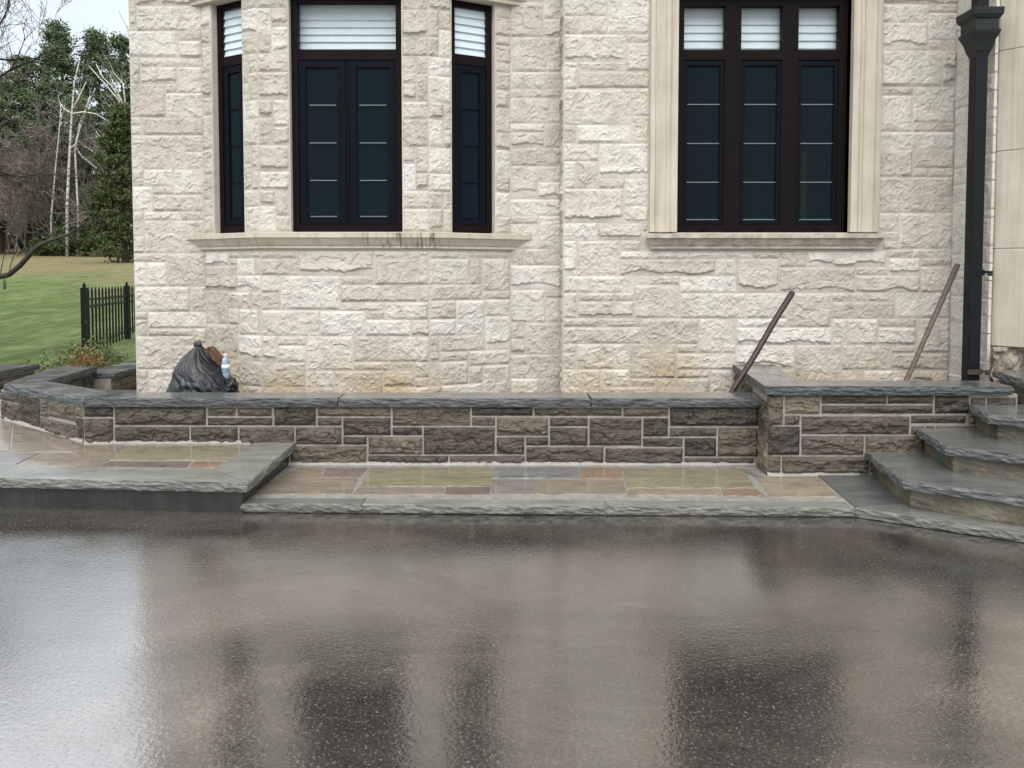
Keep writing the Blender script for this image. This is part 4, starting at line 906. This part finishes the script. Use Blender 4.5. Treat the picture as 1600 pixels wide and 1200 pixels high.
mb = MB(); mb.tube([k0, Vector((wx(308), YB-.01, wz(538))), Vector((wx(306), YB-.02, wz(534.5)))], [.028,.022,.010], 8)
mb.tube([k0, Vector((wx(313.5), YB-.01, wz(538))), Vector((wx(314), YB-.015, wz(533.5)))], [.03,.02,.010], 8); mb.build('knot', MAT['bag'], t, True)
V = []; n1_, n2_ = 26, 18; cc = Vector((wx(361), YB-.02, wz(604)))
for j in range(n2_+1):
    for i in range(n1_):
        th, ph = 2*math.pi*i/n1_, math.pi*j/n2_; dd = Vector((math.sin(ph)*math.cos(th), math.sin(ph)*math.sin(th), math.cos(ph)))
        r_ = 1 + .22*noise.noise(dd*2.5+Vector((3,1,0))) + .12*(.5-abs(noise.noise(dd*6)))
        V.append(cc + Vector((dd.x*.062*r_, dd.y*.07*r_, dd.z*.082*r_)))
f = [(j*n1_+i, (j+1)*n1_+i, (j+1)*n1_+(i+1)%n1_, j*n1_+(i+1)%n1_) for j in range(n2_) for i in range(n1_)]
mk('loose_fold', V, f, MAT['bag'], t, False)
Yb = YB - .03
def bx(p): return on_y(p, 570, Yb).x
zc = lambda p: on_y(352, p, Yb).z
c = Vector((bx(352.5), Yb, zc(594))); hB = zc(553) - c.z
t = thing('water_bottle', c, 'small clear blue plastic water bottle wedged beside the rubbish bag', 'bottle')
MB().lathe(c, [(.025,0),(.031,.008),(.032,hB*.25),(.029,hB*.28),(.032,hB*.31),(.032,hB*.62),(.030,hB*.66),(.032,hB*.70),(.027,hB*.80),(.013,hB*.9),(.012,hB*.92)], 20).build('bottle_body', MAT['bottle'], t, True)
MB().lathe(c, [(.0328,hB*.42),(.0328,hB*.60)], 20).build('label', MAT['bottle_label'], t, True)
MB().lathe(c, [(.0145,hB*.92),(.0145,hB*.99),(.012,hB)], 16).build('bottle_cap', MAT['cap_white'], t, True)
# crushed carton
Yk = YB + .02; rg = random.Random(8); c = on_y(337, 556, Yk); ux = (on_y(348, 566, Yk) - on_y(326, 546, Yk)).normalized(); uy = Vector((0, 1, 0)); uz = ux.cross(uy)
V = []; nn = 7
for k in range(nn):
    for (a, b_) in ((-1,-1),(0,-1.0),(1,-1),(1.0,0),(1,1),(0,.8),(-1,1),(-.9,0)):
        V.append(c + ux*((k/(nn-1)-.5)*.17) + uy*(a*.05+rg.uniform(-.008,.008)) + uz*(b_*.030*(1+.12*math.sin(k*1.3))+rg.uniform(-.005,.005)))
f = [(k*8+j, k*8+(j+1)%8, (k+1)*8+(j+1)%8, (k+1)*8+j) for k in range(nn-1) for j in range(8)] + [tuple(range(7,-1,-1)), tuple(range((nn-1)*8, nn*8))]
ob = mk('crushed_carton', V, f, MAT['card']); props(ob, 'crushed brown carton on top of the black rubbish bag', 'carton')

# ------------------------------------------------------------------ IRON FENCE
p0 = on_y(134, 548, 13.0); X_f = p0.x; zg = lambda y: gz(X_f, y)
fen = thing('iron_fence', (X_f, 13, zg(13)), 'black iron picket fence on the lawn behind the house corner', 'fence')
y0f, y1f, y2f = 13.0, 15.6, 18.2
ztp = lambda y: lerp(on_y(134, 450, 13).z, on_y(198, 447, 15.6).z, (y-13)/2.6)
for y in (y0f, y1f, y2f):
    z0, z1 = zg(y)-.05, ztp(y)
    xx = lerp(X_f, on_y(199, 500, 15.6).x, (y-13)/2.6)
    MB().box(xx-.045, y-.045, z0, xx+.045, y+.045, z1).lathe((xx, y, z1), [(.04,0),(.045,.008),(.02,.02),(.03,.045),(.022,.065),(.004,.10)], 10).build('post', MAT['black'], fen)
dxy = (on_y(199, 500, 15.6).x - X_f)/2.6
for dz in (-.20, -.32):
    MB().tube([(X_f, y0f, ztp(y0f)+dz), (X_f+dxy*5.2, y2f, ztp(y2f)+dz)], .028, 4).build('rail', MAT['black'], fen)
MB().tube([(X_f, y0f, zg(y0f)+.12), (X_f+dxy*5.2, y2f, zg(y2f)+.12)], .022, 4).build('rail', MAT['black'], fen)
npk = 26
for i in range(1, npk):
    y = y0f + (y2f-y0f)*i/npk
    if abs(y-y1f) < .05: continue
    x = X_f + dxy*(y-13); MB().tube([(x, y, zg(y)+.04), (x, y, ztp(y)-.05), (x, y, ztp(y)+.02)], [.018,.018,.003], 4).build('picket', MAT['black'], fen)

# ------------------------------------------------------------------ TREES AND PLANTS
def quads(P, size, rg, flat=0.0):
    """numpy: random small leaf quads at points P"""
    n = len(P); a = rg.normal(size=(n, 3)); a[:, 2] *= (1-flat); a /= np.linalg.norm(a, axis=1)[:, None]
    b_ = rg.normal(size=(n, 3)); b_ -= a*(a*b_).sum(1)[:, None]; b_ /= np.linalg.norm(b_, axis=1)[:, None]
    s_ = size*rg.uniform(.6, 1.3, (n, 1)); V = np.empty((n, 4, 3)); V[:, 0] = P-a*s_; V[:, 1] = P-b_*s_*.45; V[:, 2] = P+a*s_; V[:, 3] = P+b_*s_*.45
    return V.reshape(-1, 3), np.arange(4*n).reshape(-1, 4)
def leafobj(name, P, size, rg, mat, par, flat=0.0):
    V, F_ = quads(P, size, rg, flat); me = bpy.data.meshes.new(name)
    me.vertices.add(len(V)); me.vertices.foreach_set('co', V.ravel()); me.loops.add(F_.size); me.loops.foreach_set('vertex_index', F_.ravel())
    me.polygons.add(len(F_)); me.polygons.foreach_set('loop_start', np.arange(0, F_.size, 4)); me.update(calc_edges=True); me.materials.append(mat)
    o = bpy.data.objects.new(name, me); COL.objects.link(o); parent(o, par); return o
def pine(px_, topy, Y, wpx, label, seed, clumps=150, low=.12, mat='pine', per=130):
    rg = np.random.default_rng(seed); x = on_y(px_, 395, Y).x; zb_ = gz(x, Y); H_ = on_y(px_, topy, Y).z - zb_; Wd = wpx*Y/FPX/2
    t = thing('pine_tree' if mat == 'pine' else 'cedar_tree', (x, Y, zb_), label, 'tree', 'evergreens at the wood edge')
    mb = MB().tube([(x, Y, zb_-.3), (x+.1, Y, zb_+H_*.5), (x, Y, zb_+H_*.96)], [.28,.18,.04], 8)
    P = []
    for k in range(clumps):
        h = low + (1-low)*rg.random()**.85; rad = Wd*min(1, (1-h)*2.1+.16)*(.75+.5*rg.random()); th = rg.uniform(0, 6.283); r_ = rad*(.25+.75*rg.random()**.5)
        c = np.array([x+math.cos(th)*r_, Y+math.sin(th)*r_, zb_+H_*h])
        if k % 4 == 0: mb.tube([(x, Y, c[2]-r_*.25), tuple(c)], [.05,.015], 4, False)
        e = Wd*.24*rg.uniform(.6, 1.3); q = rg.normal(size=(per, 3))*np.array([e, e, e*.55])*.62; P.append(c+q)
    mb.build('trunk', MAT['bark'], t); leafobj('crown', np.concatenate(P), .13*Y/60, rg, MAT[mat], t)
pine(96, 38, 70, 88, 'tall dark pine with the highest rounded top left of the house', 1, 170)
pine(160, 48, 72, 80, 'tall pine between the highest pine and the house corner', 2, 150)
pine(44, 92, 68, 92, 'broad lower pine left of the highest pine', 3, 160)
pine(2, 118, 66, 70, 'dark pine at the left edge behind the bare twigs', 4, 140)
pine(196, 60, 76, 62, 'pine top showing just beside the house corner', 5, 120)
pine(126, 150, 66, 66, 'shorter pine filling the gap behind the birches', 6, 120)
pine(-60, 80, 74, 90, 'pine standing just outside the left of the picture', 9, 120)
pine(196, 168, 48, 78, 'olive cedar hanging low against the house corner', 7, 230, -.02, 'cedar', 130)
def grow(mb, p, d, L_, r_, lev, rg, spread=.6, n=3, sides=4, gnarl=.15, upb=.15, rmin=.0):
    pts = [Vector(p)]; dd = Vector(d).normalized(); k = 4
    for i in range(k):
        dd = (dd + Vector((rg.gauss(0, gnarl), rg.gauss(0, gnarl), rg.gauss(0, gnarl) + upb*.2))).normalized(); pts.append(pts[-1] + dd*L_/k)
    mb.tube(pts, [max(rmin, r_*(1-.55*i/k)) for i in range(k+1)], sides, False)
    if lev <= 0: return
    for i in range(n):
        q = pts[rg.choice((1, 2, 3, 4))] if i else pts[-1]
        ax = Vector((rg.gauss(0, 1), rg.gauss(0, 1), rg.gauss(0, 1))).cross(dd).normalized(); a = spread*rg.uniform(.5, 1.3)
        nd = (dd*math.cos(a) + ax*math.sin(a)).normalized()
        grow(mb, q, nd, L_*rg.uniform(.55, .8), r_*.55, lev-1, rg, spread, n, 3, gnarl, upb, rmin)
def bare(px_, topy, Y, label, seed, mat='twig', lev=5, n=3, name='bare_tree', r0=.10, spread=.55, group='bare trees at the wood edge', trunkf=.3):
    rg = random.Random(seed); x = on_y(px_, 395, Y).x; zb_ = gz(x, Y); H_ = on_y(px_, topy, Y).z - zb_
    t = thing(name, (x, Y, zb_), label, 'tree', group); tr = MB(); cr = MB()
    b_ = Vector((x, Y, zb_-.2)); tp = b_ + Vector((rg.gauss(0, .3), 0, H_*trunkf+.2)); tr.tube([b_, (b_+tp)/2+Vector((rg.gauss(0,.1),0,0)), tp], [r0, r0*.85, r0*.7], 6)
    for k in range(4): grow(cr, tp if k < 2 else b_.lerp(tp, rg.uniform(.4, .9)), (rg.gauss(0, .45), rg.gauss(0, .45), 1), H_*.30, r0*.55, lev-1, rg, spread, n, rmin=Y*.00028)
    tr.build('trunk', MAT[mat], t); cr.build('branches', MAT[mat], t)
for k, (x, ty, Y) in enumerate(((-14, 165, 60), (12, 185, 62), (38, 195, 60), (62, 170, 63), (85, 200, 60), (112, 135, 64), (140, 110, 66), (160, 170, 61), (-40, 190, 61), (24, 270, 57), (132, 250, 58))):
    nms = ('leftmost', 'second', 'third', 'fourth', 'fifth', 'sixth', 'seventh', 'eighth')
    lab = ('grey leafless thicket tree, %s from the left edge' % nms[k]) if k < 8 else ('grey leafless tree outside the left of the picture', 'low bare shrub-like tree in front of the thicket at the left', 'low bare tree in front of the thicket near the cedar')[k-8]
    bare(x, ty, Y, lab, 50+k, lev=6, n=3, r0=.075, spread=.6, trunkf=.16)
bare(130, 28, 78, 'thin bare treetop rising between the two tallest pines', 71, lev=5, n=3, r0=.11, trunkf=.55)
# near bare tree whose twigs show against the sky at top left
bare(-38, -60, 30, 'bare tree whose fine twigs fill the top left sky', 82, lev=6, n=3, r0=.085, spread=.6, group='bare trees in front of the wood', trunkf=.30)
# birches
def birch(pxs, Y, r0, label, branches, seed):
    x, y = pxs[0]; b_ = on_y(x, 396, Y); b_.z = gz(b_.x, Y)
    t = thing('birch_tree', b_, label, 'tree', 'white birches at the wood edge')
    pts = [b_ - Vector((0, 0, .2))] + [on_y(px_, py_, Y) for px_, py_ in pxs]
    MB().tube(pts, [r0*(1-.75*i/(len(pts)-1)) for i in range(len(pts))], 8).build('trunk', MAT['birch'], t, True)
    rg = random.Random(seed)
    for br in branches:
        bp = [on_y(px_, py_, Y + .3*i) for i, (px_, py_) in enumerate(br)]
        m_ = MB().tube(bp, [r0*.62*(1-.7*i/(len(bp)-1)) for i in range(len(bp))], 5)
        for k in range(2): grow(m_, bp[rg.randrange(1, len(bp))], (bp[-1]-bp[0]).normalized()+Vector((0,0,.35)), 1.0, .018, 2, rg, .4, 2, 3)
        m_.build('branch', MAT['birch'], t, True)
birch([(105,320),(108,250),(112,180),(116,130),(125,90)], 57, .12, 'white birch with the straightest trunk, second from the left', [[(113,178),(100,170),(92,158)],[(113,178),(130,175),(150,178),(170,190),(184,200)],[(113,172),(124,150),(135,127)],[(110,232),(118,225),(128,190),(140,150)]], 1)
birch([(80,340),(86,270),(92,210),(95,165)], 58, .075, 'thin pale birch, leftmost of the birches', [[(92,205),(96,185),(94,160)]], 2)
birch([(122,330),(117,235),(124,195),(138,160),(148,140)], 57.5, .085, 'leaning thin birch beside the straightest birch', [[(118,230),(128,245),(150,262),(180,275)]], 3)
birch([(212,330),(206,220),(196,172),(180,150),(163,130),(138,102)], 50, .10, 'white birch leaning left out from behind the house', [[(196,170),(182,140),(172,118)],[(194,165),(175,135),(160,120),(150,100)],[(200,190),(188,180),(170,165)],[(197,172),(192,130),(176,112)]], 4)
birch([(205,340),(188,268),(172,240),(160,220),(150,205)], 52, .075, 'low pale birch leaning left below the cedar', [[(186,262),(170,248),(150,240),(132,228)],[(184,258),(176,232),(162,212)]], 5)
# foreground limb of a dark tree standing left of the picture
Yt = 12.5; rg = random.Random(4)
root = on_y(-190, 500, Yt); root.z = gz(root.x, Yt)
t = thing('dark_tree', root, 'dark bare tree reaching one curved limb in from the left edge', 'tree')
MB().tube([root-Vector((0,0,.2)), on_y(-180, 470, Yt), on_y(-150, 300, Yt), on_y(-140, 120, Yt)], [.17,.14,.12,.08], 10).build('trunk', MAT['limb'], t, True)
lp = [on_y(px_, py_, Yt-.02*i) for i, (px_, py_) in enumerate(((-178,455),(-90,440),(-40,434),(0,432),(14,429),(30,416),(42,403),(52,391),(64,382),(82,375),(110,365),(128,352),(143,341)))]
lm = MB().tube(lp, [.085,.065,.055,.046,.045,.043,.041,.038,.033,.028,.020,.012,.005], 8)
for (a, dz) in ((4, (.1,0,1)), (7, (.9,0,.2)), (9, (.2,0,1)), (10, (1,0,.3)), (6, (-.2,.1,1)), (3, (.3,0,1))): grow(lm, lp[a], dz, .55, .010, 2, rg, .5, 2, 3, .2)
lm.build('limb', MAT['limb'], t, True)
for q in ((-140, 200), (-150, 300), (-145,150)): 
    up_ = MB(); grow(up_, on_y(*q, Yt), (.8, .1, .5), 1.3, .05, 4, rg, .5, 3, 4, .2); up_.build('limb', MAT['limb'], t)
c = on_y(7, 434, Yt-.06); t = thing('hanging_feeder', c - Vector((0,0,.2)), 'small dark tube hanging from the curved limb at the left edge', 'feeder')
MB().lathe(c - Vector((0,0,.19)), [(.012,0),(.022,.01),(.020,.13),(.012,.145)], 10).build('tube', MAT['handle_grey'], t, True); MB().tube([c-Vector((0,0,.05)), c+Vector((0,0,.02))], .004, 4).build('hook', MAT['black'], t)
# low bushes
def bush(px_, py_, Y, w, h, mat, label, seed, n=900, sz=.03, nm='shrub'):
    rg = np.random.default_rng(seed); c = on_y(px_, py_, Y); zb_ = gz(c.x, Y); t = thing(nm, (c.x, Y, zb_), label, 'shrub', 'low shrubs')
    P = []
    k = max(6, n//60)
    st_ = MB()
    for i in range(k):
        th, r_ = rg.uniform(0, 6.28), rg.random()**.5; q = np.array([c.x+math.cos(th)*r_*w/2, Y+math.sin(th)*r_*w/2.5, zb_+h*rg.uniform(.25, 1)*(1-.4*r_)])
        P.append(q + rg.normal(size=(n//k, 3))*np.array([w*.10, w*.10, h*.14])); st_.tube([(c.x+rg.normal()*.05*w, Y, zb_-.02), tuple(q)], [.006*w+.003, .002], 3, False)
    st_.build('stems', MAT['bark'], t); leafobj('leaves', np.concatenate(P), sz, rg, MAT[mat], t)
bush(104, 560, 10.2, .62, .52, 'bush', 'green low shrub beyond the left walls', 11, 900, .022)
bush(136, 556, 10.0, .55, .54, 'autumn', 'rusty orange low shrub at the foot of the fence', 12, 800, .022)
bush(158, 556, 10.6, .45, .58, 'bush', 'upright green shrub in front of the iron fence', 13, 700, .022)
bush(182, 566, 10.4, .5, .46, 'bush', 'small green shrub beside the house corner', 14, 600, .02)
bush(52, 575, 9.3, .3, .46, 'autumn', 'small dry plant behind the end of the left wall', 15, 300, .018)
for k, (x, lab) in enumerate(((100, 'rounded green bush under the thicket, nearest the birches'), (135, 'green bush in the middle of the wood edge'), (165, 'green bush under the cedar at the wood edge'), (75, 'small green bush leftmost at the wood edge'))):
    bush(x, 398, 58, 2.6, 2.2 if k < 3 else 1.3, 'cedar' if k % 2 else 'bush', lab, 20+k, 1300, .14)

# the wood behind: a mass of far foliage and twigs nobody could count
rg = np.random.default_rng(77); n = 70000
X_ = rg.uniform(-90, 8, n); Y_ = rg.uniform(80, 92, n); hmax = 9 + 4*np.sin(X_*.35) + 3*np.sin(X_*.9+1)
P = np.stack([X_, Y_, gz(-45, 74) - .5 + hmax*rg.random(n)**1.2], 1)
o = leafobj('far_wood', P, .32, rg, leafmat('far_wood_foliage', (.035,.036,.022), (.062,.056,.038), (.06,.085,.04)), None)
props(o, 'dense grey-green wood behind the pines and birches', 'wood', kind='stuff')
